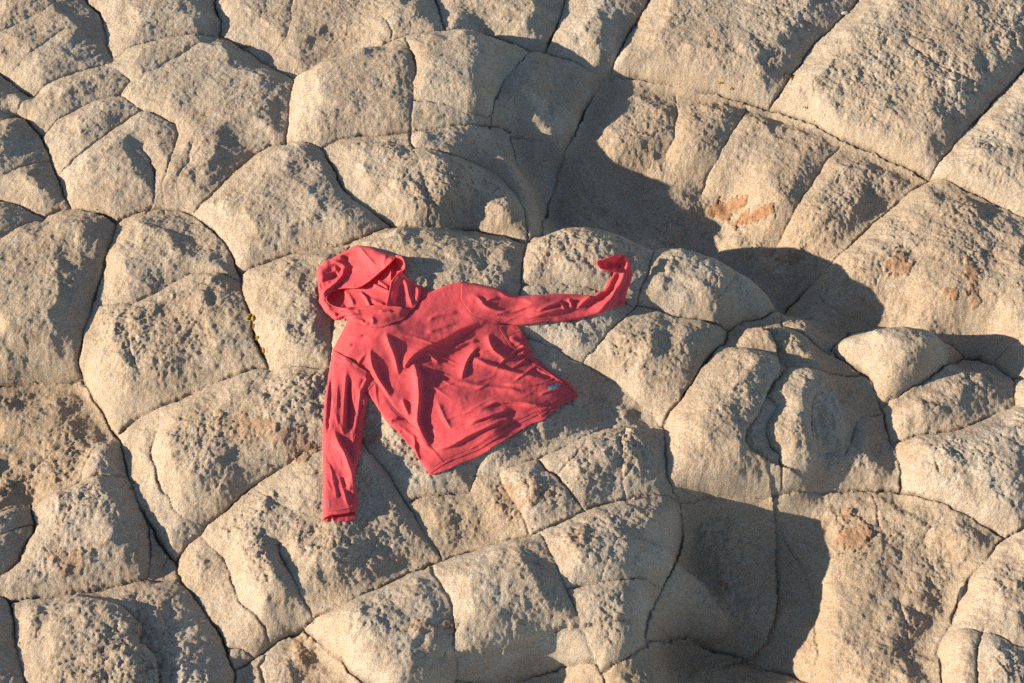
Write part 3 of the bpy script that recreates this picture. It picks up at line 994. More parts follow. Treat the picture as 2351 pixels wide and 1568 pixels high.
def cloth_material(name, dark=1.0, glow=.30):
    m, n, l = mat(name)
    tc = n.new("ShaderNodeNewGeometry").outputs["Position"]
    mp = n.new("ShaderNodeMapping"); mp.inputs["Scale"].default_value = (1, .35, 1); mp.inputs["Rotation"].default_value = (0, 0, .55)
    l.new(tc, mp.inputs["Vector"])
    f1_ = noise(n, l, mp.outputs[0], 900, 2, .6)
    f2_ = noise(n, l, tc, 420, 3, .7)
    f3_ = noise(n, l, tc, 22, 3, .5)
    fl = math_(n, l, 'ADD', math_(n, l, 'MULTIPLY', f1_, .6), math_(n, l, 'MULTIPLY', f2_, .4))
    r = ramp(n, [(.36, tuple(dark * c for c in (.64, .050, .058))), (.5, tuple(dark * c for c in (.78, .108, .115))), (.68, tuple(min(.88, dark * c) for c in (.86, .26, .25)))])
    l.new(fl, r.inputs[0])
    col = mix(n, l, r.outputs[0], tuple(dark * c for c in (.74, .080, .095)), math_(n, l, 'MULTIPLY', rng_map(n, l, f3_, .4, .7), .25))
    p = n.new("ShaderNodeBsdfPrincipled")
    l.new(col, p.inputs["Base Color"])
    p.inputs["Roughness"].default_value = .85
    p.inputs["Specular IOR Level"].default_value = .15
    p.inputs["Sheen Weight"].default_value = .08
    p.inputs["Sheen Roughness"].default_value = .5
    p.inputs["Sheen Tint"].default_value = (1, .55, .5, 1)
    tr = n.new("ShaderNodeBsdfTranslucent"); tr.inputs[0].default_value = (.92 * dark, .030, .040, 1)
    hh = math_(n, l, 'MULTIPLY', f2_, .0010)
    b = n.new("ShaderNodeBump"); b.inputs["Strength"].default_value = .25; b.inputs["Distance"].default_value = 1.0
    l.new(hh, b.inputs["Height"]); l.new(b.outputs[0], p.inputs["Normal"])
    ms = n.new("ShaderNodeMixShader"); ms.inputs[0].default_value = glow
    l.new(p.outputs[0], ms.inputs[1]); l.new(tr.outputs[0], ms.inputs[2])
    o = n.new("ShaderNodeOutputMaterial")
    l.new(ms.outputs[0], o.inputs[0])
    return m


M_CLOTH = cloth_material("coral_jersey")
M_SEAM = cloth_material("seam_thread", .62, .05)

px_, py_ = at_z(np.array([985.]), np.array([860.]), np.array([.05]))
shirt = bpy.data.objects.new("hooded_shirt", None)
COL.objects.link(shirt)
shirt["label"] = "coral red long sleeved hooded shirt spread out flat on the sandstone"
shirt["category"] = "shirt"

# ---- outlines
L_SEAM = T('B', [(318,488),(390,525),(450,560),(550,610),(680,710),(790,780),(858,826)])
L_FLAP = T('B', [(858,826),(850,900),(805,1000),(765,1085)])
L_SIDE = T('B', [(765,1085),(830,1150),(890,1210),(950,1310),(1010,1400),(1060,1480),(1150,1562)]) + T('D', [(0,910),(80,1010),(170,1110),(230,1220),(310,1320),(382,1424)])
HEM = T('D', [(385,1410),(450,1372),(600,1272),(800,1190),(1000,1110),(1160,1010),(1300,920),(1460,820),(1600,740),(1750,670),(1800,688),(1900,600),(1960,560),(2080,480),(2200,430),(2265,412)])
HEM_B = T('D', [(384,1427),(460,1410),(560,1380),(760,1290),(1000,1190),(1200,1070),(1400,950),(1600,822),(1720,762),(1830,732),(1900,642),(2000,592),(2060,532),(2150,490),(2252,440)])
R_SIDE = T('C', [(1832,1430),(1760,1330),(1680,1250),(1540,1180),(1440,1100),(1310,1000),(1290,930),(1250,870),(1210,770),(1170,690),(1130,640),(1090,602)])
R_SEAM = T('C', [(432,82),(430,200),(430,290),(460,335),(510,410),(570,470),(650,520),(740,552),(850,582),(905,592)])
R_TOPB = T('C', [(430,80),(350,98),(280,113),(200,143),(120,178),(60,193)])
NECK = T('B', [(500,60),(540,82),(640,112),(780,146),(900,170),(1000,176),(1060,157),(1200,122),(1290,82),(1370,12)])
NECK2 = T('A', [(1770,1212),(1850,1132),(1920,1002),(1950,880),(1942,790)])
L_SHOULD = T('B', [(500,60),(508,120),(440,250),(370,380),(318,488)])
body_poly = (L_SHOULD[::-1] + NECK[1:] + NECK2 + R_TOPB[::-1][0:] + R_SEAM[1:] + R_SIDE[::-1][0:] + HEM[::-1][1:] + L_SIDE[::-1][1:] + L_FLAP[::-1][1:] + L_SEAM[::-1][1:-1])

RS_TOP = T('C', [(432,82),(560,100),(700,130),(860,165),(960,205),(1080,240),(1200,243),(1350,235),(1550,225),(1750,228),(1900,240),(1990,249)])
RS_INNER = T('F', [(650,995),(760,920),(860,880),(900,800),(960,690),(1030,600),(1060,535)])
RS_CUFF = T('F', [(1060,535),(930,518),(830,490),(770,450),(730,390),(704,340),(715,310),(745,290),(860,275),(950,235),(1080,200),(1180,185)])
RS_OUT = T('F', [(1180,185),(1270,195),(1330,225),(1360,320),(1400,430),(1418,560),(1400,700),(1340,850),(1290,980),(1280,1100),(1275,1205)])
RS_BOT = T('F', [(1275,1205),(1180,1200),(1010,1240),(850,1320),(700,1370),(500,1420),(250,1470),(0,1500)]) + T('C', [(1500,555),(1350,580),(1200,596),(1100,602),(1000,592),(905,592)])
rs_poly = RS_TOP + RS_INNER + RS_CUFF[1:] + RS_OUT[1:] + RS_BOT[1:] + R_SEAM[::-1][1:-1]

LS_LEFT = T('B', [(318,488),(300,600),(280,700),(255,850),(235,1000),(210,1150),(190,1350),(180,1560)]) + T('E', [(153,380),(150,550),(154,750),(155,950),(155,1150),(155,1350),(155,1448)])
LS_CUFF = T('E', [(155,1448),(175,1422),(215,1402),(245,1390),(268,1384),(310,1379),(380,1375),(450,1363),(520,1349),(552,1353)])
LS_RIGHT = T('E', [(552,1353),(568,1265),(576,1230),(570,1150),(555,1050),(540,960),(550,880),(575,760),(600,660),(620,520),(640,400),(650,280),(670,150),(690,50),(702,0)])
ls_poly = LS_LEFT + LS_CUFF[1:] + LS_RIGHT[1:] + T('B', [(830,1150),(790,1110),(780,1060),(812,1000),(852,905)]) + L_SEAM[::-1][0:-1]

# ---- folds of body and sleeves
FB = Folds()
FB.add('O', [(924,855),(932,837),(946,820),(969,802),(1008,784),(1040,768),(1062,754),(1091,745),(1120,739)], 11, 24, 7, (.12,.2))
FB.add('B', [(1050,235),(1110,400),(1180,580),(1240,850)], 11, 7, 11)
FB.add('B', [(860,450),(845,560),(865,700),(900,780),(960,900),(1050,1040),(1140,1160)], 11, 8, 10)
FB.add('O', T('B', [(1420,640),(1480,780),(1510,980),(1515,1200),(1495,1400)]) + T('D', [(235,800),(300,950),(400,1090)]), 17, 10, 14, (.15,.15))
FB.add('B', [(1285,1160),(1330,1290),(1390,1420)], 7, 6, 7)
FB.add('B', [(520,305),(640,295),(750,280)], 5, 4, 5)
FB.add('B', [(400,480),(520,430),(590,395)], 5, 4, 5)
FB.add('B', [(560,640),(660,700),(720,600),(800,520)], 4, 5, 5)
FB.add('C', [(480,960),(560,975),(800,1080),(1100,1168),(1560,1250)], 9, 6, 14)
FB.add('C', [(900,1300),(1350,1297),(1640,1285)], 7, 5, 12)
FB.add('C', [(430,1260),(490,1050),(560,930),(660,850)], 9, 12, 6)
FB.add('C', [(330,900),(420,840),(520,800),(640,790)], 6, 9, 5)
FB.add('C', [(770,690),(770,800),(850,920),(1000,1010)], 7, 8, 10)
FB.add('D', [(700,255),(1000,290),(1400,340),(1620,385)], 6, 6, 10)
FB.add('D', [(1040,545),(1250,500),(1500,508),(1760,545),(1900,510)], 10, 12, 5)
FB.add('D', [(840,800),(1000,730),(1200,660),(1430,585)], 9, 12, 5)
FB.add('D', [(420,1130),(560,1085),(680,1045),(860,940),(1100,825),(1430,690)], 10, 14, 5)
FB.add('D', [(470,480),(560,700),(660,860)], 5, 9, 6)
FB.add('B', [(1590,490),(1700,580),(1820,670)], 5, 5, 7)
FB.add('C', [(10,560),(150,480),(400,440)], 4, 8, 8)
FB.add('C', [(0,700),(200,620),(420,540)], 3, 10, 8)
FB.add('C', [(1000,740),(1100,800),(1230,880)], 6, 14, 10)
FB.add('C', [(1150,930),(1230,940),(1290,920)], 5, 4, 4)
FB.add('D', [(1690,60),(1900,150),(2080,230)], 4, 6, 6)
FB.add('D', [(1750,420),(1900,360),(2080,330)], 4, 5, 6)
FB.add('B', [(870,870),(960,1000),(1060,1150),(1200,1340),(1400,1520)], -4, 5, 5, (.05,.05), 0)
FB.add('B', [(1100,1480),(1160,1450),(1240,1440)], 6, 5, 6)
FB.add('D', [(150,900),(185,1000),(190,1100),(260,1300)], 7, 7, 7)
FB.add('D', [(20,850),(60,960),(130,1060)], -6, 6, 6, hat=0)

# long light wrinkles: down the left side, swinging round to run along the hem
wr_ = np.random.RandomState(5)
for k in range(46):
    u_, v_ = wr_.uniform(860, 1270), wr_.uniform(760, 1040)
    if not inside_poly(np.array([u_]), np.array([v_]), *np.array(body_poly + body_poly[:1]).T)[0]:
        continue
    q_ = np.clip((u_ - 900) / 170, 0, 1)
    a_ = math.radians(75 * (1 - q_) - 24 * q_ + wr_.uniform(-14, 14))
    ln_ = wr_.uniform(28, 75); bend = wr_.uniform(-.3, .3)
    FB.add('O', [(u_ + t * ln_ * math.cos(a_ + bend * t), v_ + t * ln_ * math.sin(a_ + bend * t)) for t in (-1, -.5, 0, .5, 1)], wr_.uniform(1.4, 3.4), wr_.uniform(3, 5.5), wr_.uniform(3, 5.5), (.4, .4))
FL_ = Folds()
for k in range(16):
    u_, v_ = wr_.uniform(752, 815), wr_.uniform(850, 1150)
    a_ = math.radians(80 + wr_.uniform(-22, 12)); ln_ = wr_.uniform(18, 42)
    FL_.add('O', [(u_ + t * ln_ * math.cos(a_), v_ + t * ln_ * math.sin(a_)) for t in (-1, 0, 1)], wr_.uniform(1.4, 3.0), wr_.uniform(3, 5), wr_.uniform(3, 5), (.4, .4))
FL_.add('O', T('B', [(310,780),(292,1000),(275,1250),(262,1560)]) + T('E', [(225,200),(250,330)]), -13, 9, 9, (.2,.2), 0)
FL_.add('O', T('B', [(505,690),(498,900),(482,1200),(465,1560)]) + T('E', [(405,250),(395,430)]), 6, 8, 9)
FL_.add('O', T('B', [(560,800),(545,1100),(525,1560)]) + T('E', [(450,200),(440,420)]), -12, 8, 8, (.2,.2), 0)
FL_.add('O', T('B', [(745,930),(690,1150),(650,1560)]) + T('E', [(560,200),(520,520)]), 6, 7, 8)
FL_.add('E', [(285,350),(350,520),(420,640),(480,800),(525,940),(560,1150)], 16, 6, 17)
FL_.add('E', [(300,980),(345,1080),(370,1190)], -5, 6, 6, hat=0)
FL_.add('E', [(400,920),(420,1000),(440,1070)], -5, 5, 5, hat=0)
FL_.add('E', [(470,1070),(500,1150),(545,1230)], -5, 6, 5, hat=0)
FL_.add('E', [(180,600),(220,720),(280,850)], -4, 6, 6, hat=0)
FL_.add('E', [(240,900),(300,1050),(320,1200)], 3, 6, 6)
FL_.add('E', [(165,1342),(300,1332),(450,1308),(555,1275)], 2.5, 5, 4, (.05,.05))
FL_.add('B', [(460,560),(500,620),(600,680)], 5, 6, 6)
FL_.add('B', [(340,640),(400,690),(440,640)], -4, 5, 5, hat=0)
FL_.add('B', [(770,870),(720,960),(700,1050)], -5, 6, 6, hat=0)

FR = Folds()
for k in range(18):
    u_, v_ = wr_.uniform(1090, 1400), wr_.uniform(670, 735)
    a_ = math.radians(-4 + wr_.uniform(-22, 16)); ln_ = wr_.uniform(18, 46)
    FR.add('O', [(u_ + t * ln_ * math.cos(a_), v_ + t * ln_ * math.sin(a_)) for t in (-1, 0, 1)], wr_.uniform(1.4, 3.0), wr_.uniform(3, 5), wr_.uniform(3, 5), (.4, .4))
FR.add('C', [(470,300),(620,265),(720,370),(850,420),(1000,445),(1150,405),(1330,330)], 8, 8, 8)
FR.add('C', [(750,480),(1000,505),(1300,495),(1500,430),(1800,375)], 8, 6, 9)
FR.add('C', [(1330,440),(1500,360),(1660,310)], 6, 7, 5)
FR.add('C', [(1710,280),(1740,330),(1760,400)], 6, 5, 6)
FR.add('C', [(1600,330),(1640,360),(1680,420)], 5, 5, 5)
FR.add('C', [(850,170),(1000,260),(1200,290),(1300,340)], 6, 12, 8)
FR.add('F', [(300,1260),(420,1150),(560,1040),(760,930),(900,870),(1050,820)], 10, 7, 7)
FR.add('F', [(480,1330),(600,1200),(800,1080),(1000,900),(1100,700),(1180,520)], -10, 9, 9, (.2,.1), 0)
FR.add('F', [(700,1330),(900,1150),(1050,950),(1180,750),(1260,560),(1300,400)], 9, 9, 12)
FR.add('F', [(1080,1000),(1220,850),(1320,650),(1350,450)], -5, 6, 6, hat=0)
FR.add('F', [(1190,195),(1050,215),(900,275),(770,300),(725,340),(755,410),(810,460),(930,485),(1080,490)], 18, 5, 5, (.05,.05), 0)
FR.add('F', [(1240,215),(1300,290),(1330,370),(1295,490)], 18, 6, 6, (.1,.1), 0)
FR.add('F', [(880,370),(1000,390),(1120,390),(1200,430)], -16, 8, 7, (.1,.1), 0)
FR.add('F', [(840,320),(980,300),(1120,260)], 5, 4, 4)
FR.add('F', [(1050,1230),(1140,1130),(1200,1060)], -5, 6, 6, hat=0)

b_edges = [catmull(L_SIDE, 3), catmull(R_SIDE, 3), catmull(L_SHOULD, 3), catmull(R_TOPB, 3)]
r_edges = [catmull(RS_TOP, 3), catmull(RS_INNER, 3), catmull(RS_OUT, 3), catmull(RS_BOT, 3)]
l_edges = [catmull(LS_LEFT, 3), catmull(LS_RIGHT, 3)]
hem_l = catmull(HEM, 3)
seamR, seamL = catmull(R_SEAM, 3), catmull(L_SEAM, 3)


def h_body(u, v):
    d = pdist(u, v, hem_l)[0]
    h = puff(u, v, b_edges, 7, 9) * (.55 + .45 * sstep(0, 26, d)) + FB.height(u, v) * (.35 + .65 * sstep(0, 20, d)) + micro(u, v, 1.1)
    h += .0035 * perlin(u / 75, v / 75, 12) * sstep(0, 30, d)
    w = sstep(22, 0, pdist(u, v, seamR)[0])
    h += w * FR.height(u, v) * .5 + .002 * w
    return np.maximum(h, .0022 + .0016 * sstep(0, 3, puff(u, v, b_edges, 1000, 6)))


def h_rs(u, v):
    h = puff(u, v, r_edges, 10.5, 11) + FR.height(u, v) + micro(u, v, .9)
    w = sstep(22, 0, pdist(u, v, seamR)[0])
    h = h * (1 - .5 * w) + .5 * w * h_body(u, v)
    e = puff(u, v, r_edges, 1, 5)
    return np.maximum(h, .003 * e * 1000 * .001) * sstep(0, .0004, e + 1e-5) + .001


def h_ls(u, v):
    h = puff(u, v, l_edges, 18, 13) + FL_.height(u, v) + micro(u, v, .9)
    w = sstep(16, 0, pdist(u, v, seamL)[0])
    h = h * (1 - .5 * w) + .5 * w * h_body(u, v)
    d = pdist(u, v, np.array(T('B', [(858,826),(850,900),(805,1000),(765,1085),(830,1150)])))[0]
    h = h * (.35 + .65 * sstep(0, 14, d))
    return np.maximum(h, .001)


back_poly = [HEM_B[0]] + HEM_B[1:] + R_SIDE[:6] + T('O', [(1180, 850), (1040, 930), (930, 985)]) + L_SIDE[-6:-1]
panel("back_panel", back_poly, lambda u, v: .0012 + .0012 * (1 + perlin(u / 30, v / 30, 4)) + .0035 * sstep(8, 0, pdist(u, v, np.array(HEM_B))[0]) * np.clip(perlin(u / 16, v / 16, 6), 0, 1), M_CLOTH, shirt)
body = panel("body", body_poly, h_body, M_CLOTH, shirt)
rs = panel("sleeve", rs_poly, h_rs, M_CLOTH, shirt)
rs["label"] = "sleeve stretched to the right with its cuff curled up"
ls = panel("sleeve", ls_poly, h_ls, M_CLOTH, shirt)
ls["label"] = "sleeve hanging straight down with its cuff open"
# the underside of the hanging cuff
cuff_back = T('E', [(155,1448),(160,1464),(200,1467),(222,1440),(245,1412),(262,1408),(275,1432),(292,1460),(420,1459),(520,1447),(546,1430),(553,1353),(520,1310),(380,1320),(250,1330),(170,1380)])
panel("cuff_lining", cuff_back, lambda u, v: .0012 + .001 * perlin(u / 8, v / 8, 2) + .006 * np.exp(-((u - 762.5) / 3.0) ** 2) * sstep(1205, 1188, v), M_CLOTH, ls, 1.6)

# ---- hood
RIM_UP = T('A', [(1500,285),(1420,378),(1290,495),(1150,620),(1000,740),(830,826),(590,832),(450,870),(350,922),(285,1000),(290,1050),(335,1112),(450,1170),(590,1192)])
RIM_LOW = T('A', [(590,1192),(850,1166),(1150,1146),(1330,1146),(1600,1180),(1770,1212)])
H_OUT = T('A', [(1500,272),(1380,240),(1280,205),(1080,130),(960,105),(830,94),(760,115),(600,200),(480,260),(340,340),(270,350),(200,440),(150,460),(115,560),(125,650),(135,800),(150,900),(160,990),(155,1080),(200,1150),(260,1250),(330,1310),(420,1390),(500,1396),(620,1372)])
H_NECK = T('A', [(620,1372),(680,1410),(780,1450),(1000,1497),(1180,1530),(1320,1492),(1500,1430),(1640,1372),(1770,1214)])
shell_poly = H_OUT + H_NECK[1:-1] + RIM_LOW[::-1] + RIM_UP[::-1][1:]
RIM_R = T('A', [(1640,505),(1560,570),(1470,660),(1415,750),(1402,820),(1385,900),(1365,1000),(1332,1144)])
C_OUT = T('A', [(1640,505),(1610,572),(1700,652),(1835,735),(1862,782),(1942,790)])
collar_poly = C_OUT + NECK2[::-1][1:] + T('A', [(1600,1182),(1332,1146)]) + RIM_R[::-1][1:-1]
inner_poly = T('A', [(1500,268),(1590,285),(1640,370),(1658,465),(1640,525),(1570,640),(1500,760),(1470,1000),(1430,1200),(1100,1210),(800,1235),(560,1235),(380,1180),(260,1090),(225,1000),(290,900),(420,830),(600,770),(830,750),(960,680),(1250,430),(1400,310)])

FH = Folds()
FH.add('A', [(170,985),(300,850),(450,740),(535,655)], 9, 6, 9, (.05,.2))
FH.add('A', [(250,760),(360,720),(520,665),(560,600)], 7, 6, 8)
FH.add('A', [(330,350),(480,380),(580,440),(690,495)], 7, 6, 8)
FH.add('A', [(540,340),(640,300),(780,230),(900,190)], -15, 15, 15, (.2,.2), 0)
FH.add('A', [(850,110),(920,180),(1050,330),(1150,440)], 4, 5, 5)
FH.add('A', [(1340,240),(1300,330),(1280,450)], 6, 7, 9)
FH.add('A', [(620,520),(760,580),(950,520),(1080,420)], -11, 24, 24, hat=0)
FH.add('A', [(585,430),(575,540),(545,640),(430,760),(300,880)], 8, 7, 12)
FH.add('A', [(1470,320),(1370,420),(1260,520)], 8, 9, 9)
FH.add('A', [(700,790),(820,720),(960,640),(1050,600)], 5, 6, 6)
FH.add('A', [(420,450),(480,540),(500,620)], 4, 5, 6)
FH.add('A', [(150,600),(250,640),(400,560),(480,450)], 5, 10, 10)
FH.add('A', [(180,720),(210,850),(190,950)], -5, 6, 6, hat=0)
FH.add('A', [(480,1385),(530,1340),(640,1295),(900,1262),(1150,1232),(1400,1245)], 6, 7, 5)
FH.add('A', [(430,1350),(500,1290),(620,1245),(850,1225)], -6, 5, 5, (.2,.2), 0)
FH.add('A', [(600,1195),(720,1215),(890,1242)], 4, 4, 4)
FH.add('A', [(700,1390),(890,1400),(950,1450),(1070,1440)], 6, 5, 6)
FH.add('A', [(1060,1330),(1100,1400),(1080,1480)], 5, 7, 7)
FH.add('A', [(1200,1240),(1340,1230),(1440,1250)], 4, 5, 5)
FH.add('A', [(280,1200),(400,1290),(480,1300)], 5, 7, 7)
rimU = catmull(RIM_UP, 3); rimL = catmull(RIM_LOW, 3); rimR = catmull(RIM_R, 3)
h_out = catmull(H_OUT, 3); h_neck = catmull(H_NECK, 3); c_out = catmull(C_OUT, 3); neck2 = catmull(NECK2, 3)


def h_shell(u, v):
    d = pdist(u, v, h_out)[0]
    dn = pdist(u, v, h_neck)[0]
    t = np.clip(d / 13, 0, 1)
    h = .025 * np.sqrt(1 - (1 - t) ** 2) - .012 * sstep(10, 42, d)
    ru, _, pu = pdist(u, v, rimU); rl = pdist(u, v, rimL)[0]
    lift = .013 * (1 - .45 * sstep(.55, .95, pu))
    h += lift * np.exp(-(ru / 16) ** 2) * sstep(0, 14, d)
    h += .004 * np.exp(-(rl / 10) ** 2)
    h = h * (.35 + .65 * sstep(0, 22, dn)) + .004
    h += FH.height(u, v) * sstep(0, 10, d) + micro(u, v, .8) * sstep(0, 8, d)
    return np.maximum(h, .001)


FC = Folds()
FC.add('A', [(1640,630),(1690,800),(1720,950),(1760,1080),(1790,1180)], 7, 7, 7)
FC.add('A', [(1850,760),(1890,900),(1850,1080)], 6, 6, 7)
FC.add('A', [(1560,720),(1560,900),(1500,1100)], -5, 12, 12, hat=0)
FC.add('A', [(1450,1150),(1440,1000),(1470,850)], 3, 5, 5)


def h_collar(u, v):
    d = pdist(u, v, c_out)[0]; rr_ = pdist(u, v, rimR)[0]
    t = np.clip(d / 14, 0, 1)
    h = .013 * np.sqrt(1 - (1 - t) ** 2) + .016 * np.exp(-(rr_ / 16) ** 2) * sstep(0, 8, d + 3) + FC.height(u, v) * sstep(0, 8, d) + micro(u, v, .8)
    return np.maximum(h, .002)


FI = Folds()
FI.add('A', [(870,905),(940,960),(990,1030),(1050,1150)], 8, 4, 6, (.1,.05))
FI.add('A', [(1100,770),(1250,830),(1400,895)], 10, 5, 8, (.1,.05))
FI.add('A', [(560,860),(650,930),(720,1040),(770,1170)], 6, 8, 10)
FI.add('A', [(1060,1120),(1110,1080),(1200,1110),(1330,1130)], 5, 5, 5)
FI.add('A', [(940,985),(1100,1040),(1300,1110)], 4, 4, 4)
FI.add('A', [(1500,275),(1590,300),(1645,390),(1655,465),(1630,520)], 26, 13, 13, (.02,.02), 0)
FI.add('A', [(1415,400),(1412,560),(1400,720)], 9, 5, 7, (.05,.2))
FI.add('A', [(1120,660),(1250,750),(1320,800),(1400,860)], 8, 6, 6)
FI.add('A', [(250,960),(290,1060),(380,1140),(600,1200)], 14, 11, 11, (.05,.1), 0)
FI.add('A', [(820,830),(900,830),(980,840)], 6, 5, 5)


def h_inner(u, v):
    h = .007 + FI.height(u, v) + micro(u, v, .8)
    ru, _, pu = pdist(u, v, rimU)
    return np.maximum(h, .0015)


hood = panel("hood", shell_poly, h_shell, M_CLOTH, shirt, 1.9)
panel("lining", inner_poly, h_inner, M_CLOTH, hood, 1.9)
panel("collar", collar_poly, h_collar, M_CLOTH, hood, 1.9)
tube("rim_hem", RIM_UP + RIM_LOW[1:5], h_shell, .0022, M_CLOTH, hood, .0003)
tube("rim_hem", T('A', [(1500,276),(1590,292),(1642,380),(1657,465),(1636,510)]) + RIM_R[1:], lambda u, v: np.where(v < 619, h_inner(u, v), h_collar(u, v)), .0020, M_CLOTH, hood, .0003)
tube("seam", T('A', [(850,100),(930,190),(1010,290),(1080,370),(1150,437)]), h_shell, .0007, M_SEAM, hood, .0002)
tube("seam", T('A', [(1105,768),(1180,800),(1290,855),(1380,890)]), h_inner, .0022, M_SEAM, hood, .0004, .5)
tube("seam", T('A', [(275,352),(420,362),(520,400),(590,445)]), h_shell, .0007, M_SEAM, hood, .0002)
# seams of body and sleeves
tube("seam", NECK[1:] + NECK2[:-1], h_body, .0009, M_SEAM, body, .0002)
tube("seam", R_SEAM, h_body, .0009, M_SEAM, body, .0004)
tube("seam", L_SEAM, h_body, .0009, M_SEAM, body, .0004)
for off in (-1.3, 1.3):
    tube("seam", [(x + off * .7, y - off) for x, y in T('C', [(895,625),(940,700),(1000,800),(1060,885),(1135,950),(1260,1030),(1400,1110),(1520,1190),(1640,1270),(1720,1340),(1795,1412)])], h_body, .0012, M_SEAM, body, .0006, .6)
for off in (-1.0, 1.0):
    tube("seam", [(x + off, y - off * .7) for x, y in T('B', [(865,905),(960,1000),(1060,1150),(1200,1345),(1330,1450)]) + T('D', [(100,770),(230,870),(320,1020),(440,1130),(540,1260)])], h_body, .0010, M_SEAM, body, .0006, .6)
tube("seam", T('B', [(795,1080),(840,1000),(900,960)]), h_body, .0012, M_SEAM, body, .0006, .6)
tube("seam", T('C', [(990,730),(1060,695),(1125,672)]), h_body, .0012, M_SEAM, body, .0006, .6)
hem_st = [(x - 4.0, y - 8.5) for x, y in HEM[1:-1]]
tube("hem_stitch", hem_st, h_body, .0007, M_SEAM, body, .0003)
tube("seam", T('E', [(655,30),(610,150),(575,320),(530,480),(505,560),(490,680)]), h_ls, .0013, M_SEAM, ls, .0006, .6)
tube("seam", T('E', [(165,1345),(300,1334),(450,1309),(553,1276)]), h_ls, .0006, M_SEAM, ls, .0003)
tube("seam", T('C', [(1260,548),(1330,530),(1450,520)]), h_rs, .0012, M_SEAM, rs, .0005, .6)
tube("seam", T('F', [(850,1290),(950,1140),(1050,960),(1130,800)]), h_rs, .0012, M_SEAM, rs, .0005, .6)


def flat_mat(name, c, rough=.6):
    m, n, l = mat(name)
    co = n.new("ShaderNodeNewGeometry").outputs["Position"]
    r = ramp(n, [(.3, tuple(.8 * x for x in c)), (.7, tuple(min(1, 1.15 * x) for x in c))])
    l.new(noise(n, l, co, 400, 3, .6), r.inputs[0])
    p = n.new("ShaderNodeBsdfPrincipled")
    l.new(r.outputs[0], p.inputs["Base Color"]); p.inputs["Roughness"].default_value = rough
    o = n.new("ShaderNodeOutputMaterial"); l.new(p.outputs[0], o.inputs[0])
    return m


M_PRINT = flat_mat("blue_grey_print", (.17, .27, .33), .45)
for k, pts in enumerate(([(620,690),(690,680),(750,720),(775,640),(785,562),(815,560),(812,650),(800,720),(845,770),(860,806),(690,858),(650,790)],
                         [(822,680),(860,625),(930,632),(945,690),(955,700),(938,800),(895,806),(845,740)],
                         [(915,560),(1000,558),(1030,600),(1020,640),(955,655),(925,615)],
                         [(1040,570),(1110,560),(1180,590),(1150,640),(1060,690),(950,755),(950,710),(1020,650)])):
    pr = panel("logo_print", T('G', pts), lambda u, v: h_body(u, v) + .0009, M_PRINT, body, .5, 0, 0)
panel("cuff_print", T('E', [(215,1215),(232,1212),(236,1300),(222,1306)]), lambda u, v: h_ls(u, v) + .0008, flat_mat("faded_print", (.42, .22, .24)), ls, .8, 0, 0)
# ------------------------------------------------------------------ small things in the joints
import bmesh


def on_rock(u, v):
    u = np.array([u], float); v = np.array([v], float)
    z = np.zeros(1)
    for _ in range(20):
        x, y = at_z(u, v, z)
        z = .5 * z + .5 * bil(GXL, GYL, ZZ, x, y)
    return float(x[0]), float(y[0]), float(z[0])


def ico(sub):
    bm = bmesh.new()
    bmesh.ops.create_icosphere(bm, subdivisions=sub, radius=1.0)
    V = np.array([v.co[:] for v in bm.verts]); F = np.array([[v.index for v in f.verts] for f in bm.faces])
    bm.free()
    return V, F


IV2, IF2 = ico(2)
IV4, IF4 = ico(4)


def moss_material():
    m, n, l = mat("orange_moss")
    co = n.new("ShaderNodeNewGeometry").outputs["Position"]
    r = ramp(n, [(.3, (.10, .055, .006)), (.5, (.36, .20, .012)), (.7, (.55, .33, .025))])
    l.new(noise(n, l, co, 210, 4, .65), r.inputs[0])
    p = n.new("ShaderNodeBsdfPrincipled"); l.new(r.outputs[0], p.inputs["Base Color"]); p.inputs["Roughness"].default_value = .95
    b = n.new("ShaderNodeBump"); b.inputs["Strength"].default_value = .9; b.inputs["Distance"].default_value = .003
    l.new(noise(n, l, co, 700, 3, .7), b.inputs["Height"]); l.new(b.outputs[0], p.inputs["Normal"])
    o = n.new("ShaderNodeOutputMaterial"); l.new(p.outputs[0], o.inputs[0])
    return m


M_MOSS = moss_material()


def moss(u, v, ru, rv, n, s, label, seed):
    g = np.random.RandomState(seed)
    V, F = [], []
    for k in range(n):
        a = g.uniform(0, 2 * math.pi); q = math.sqrt(g.uniform(0, 1))
        x, y, z = on_rock(u + ru * q * math.cos(a), v + rv * q * math.sin(a))
        r = s * g.uniform(.55, 1.15)
        W = IV2 * (1 + .28 * perlin(IV2[:, 0] * 2.2 + k, IV2[:, 1] * 2.2 + IV2[:, 2] * 1.7, seed))[:, None] * r
        F.append(IF2 + len(V) * len(IV2)); V.append(W + (x, y, z + r * .25))
    o = mesh_obj("moss_clump", np.vstack(V), np.vstack(F), M_MOSS)
    o["label"] = label; o["category"] = "moss"; o["group"] = "moss growing in the rock joints"


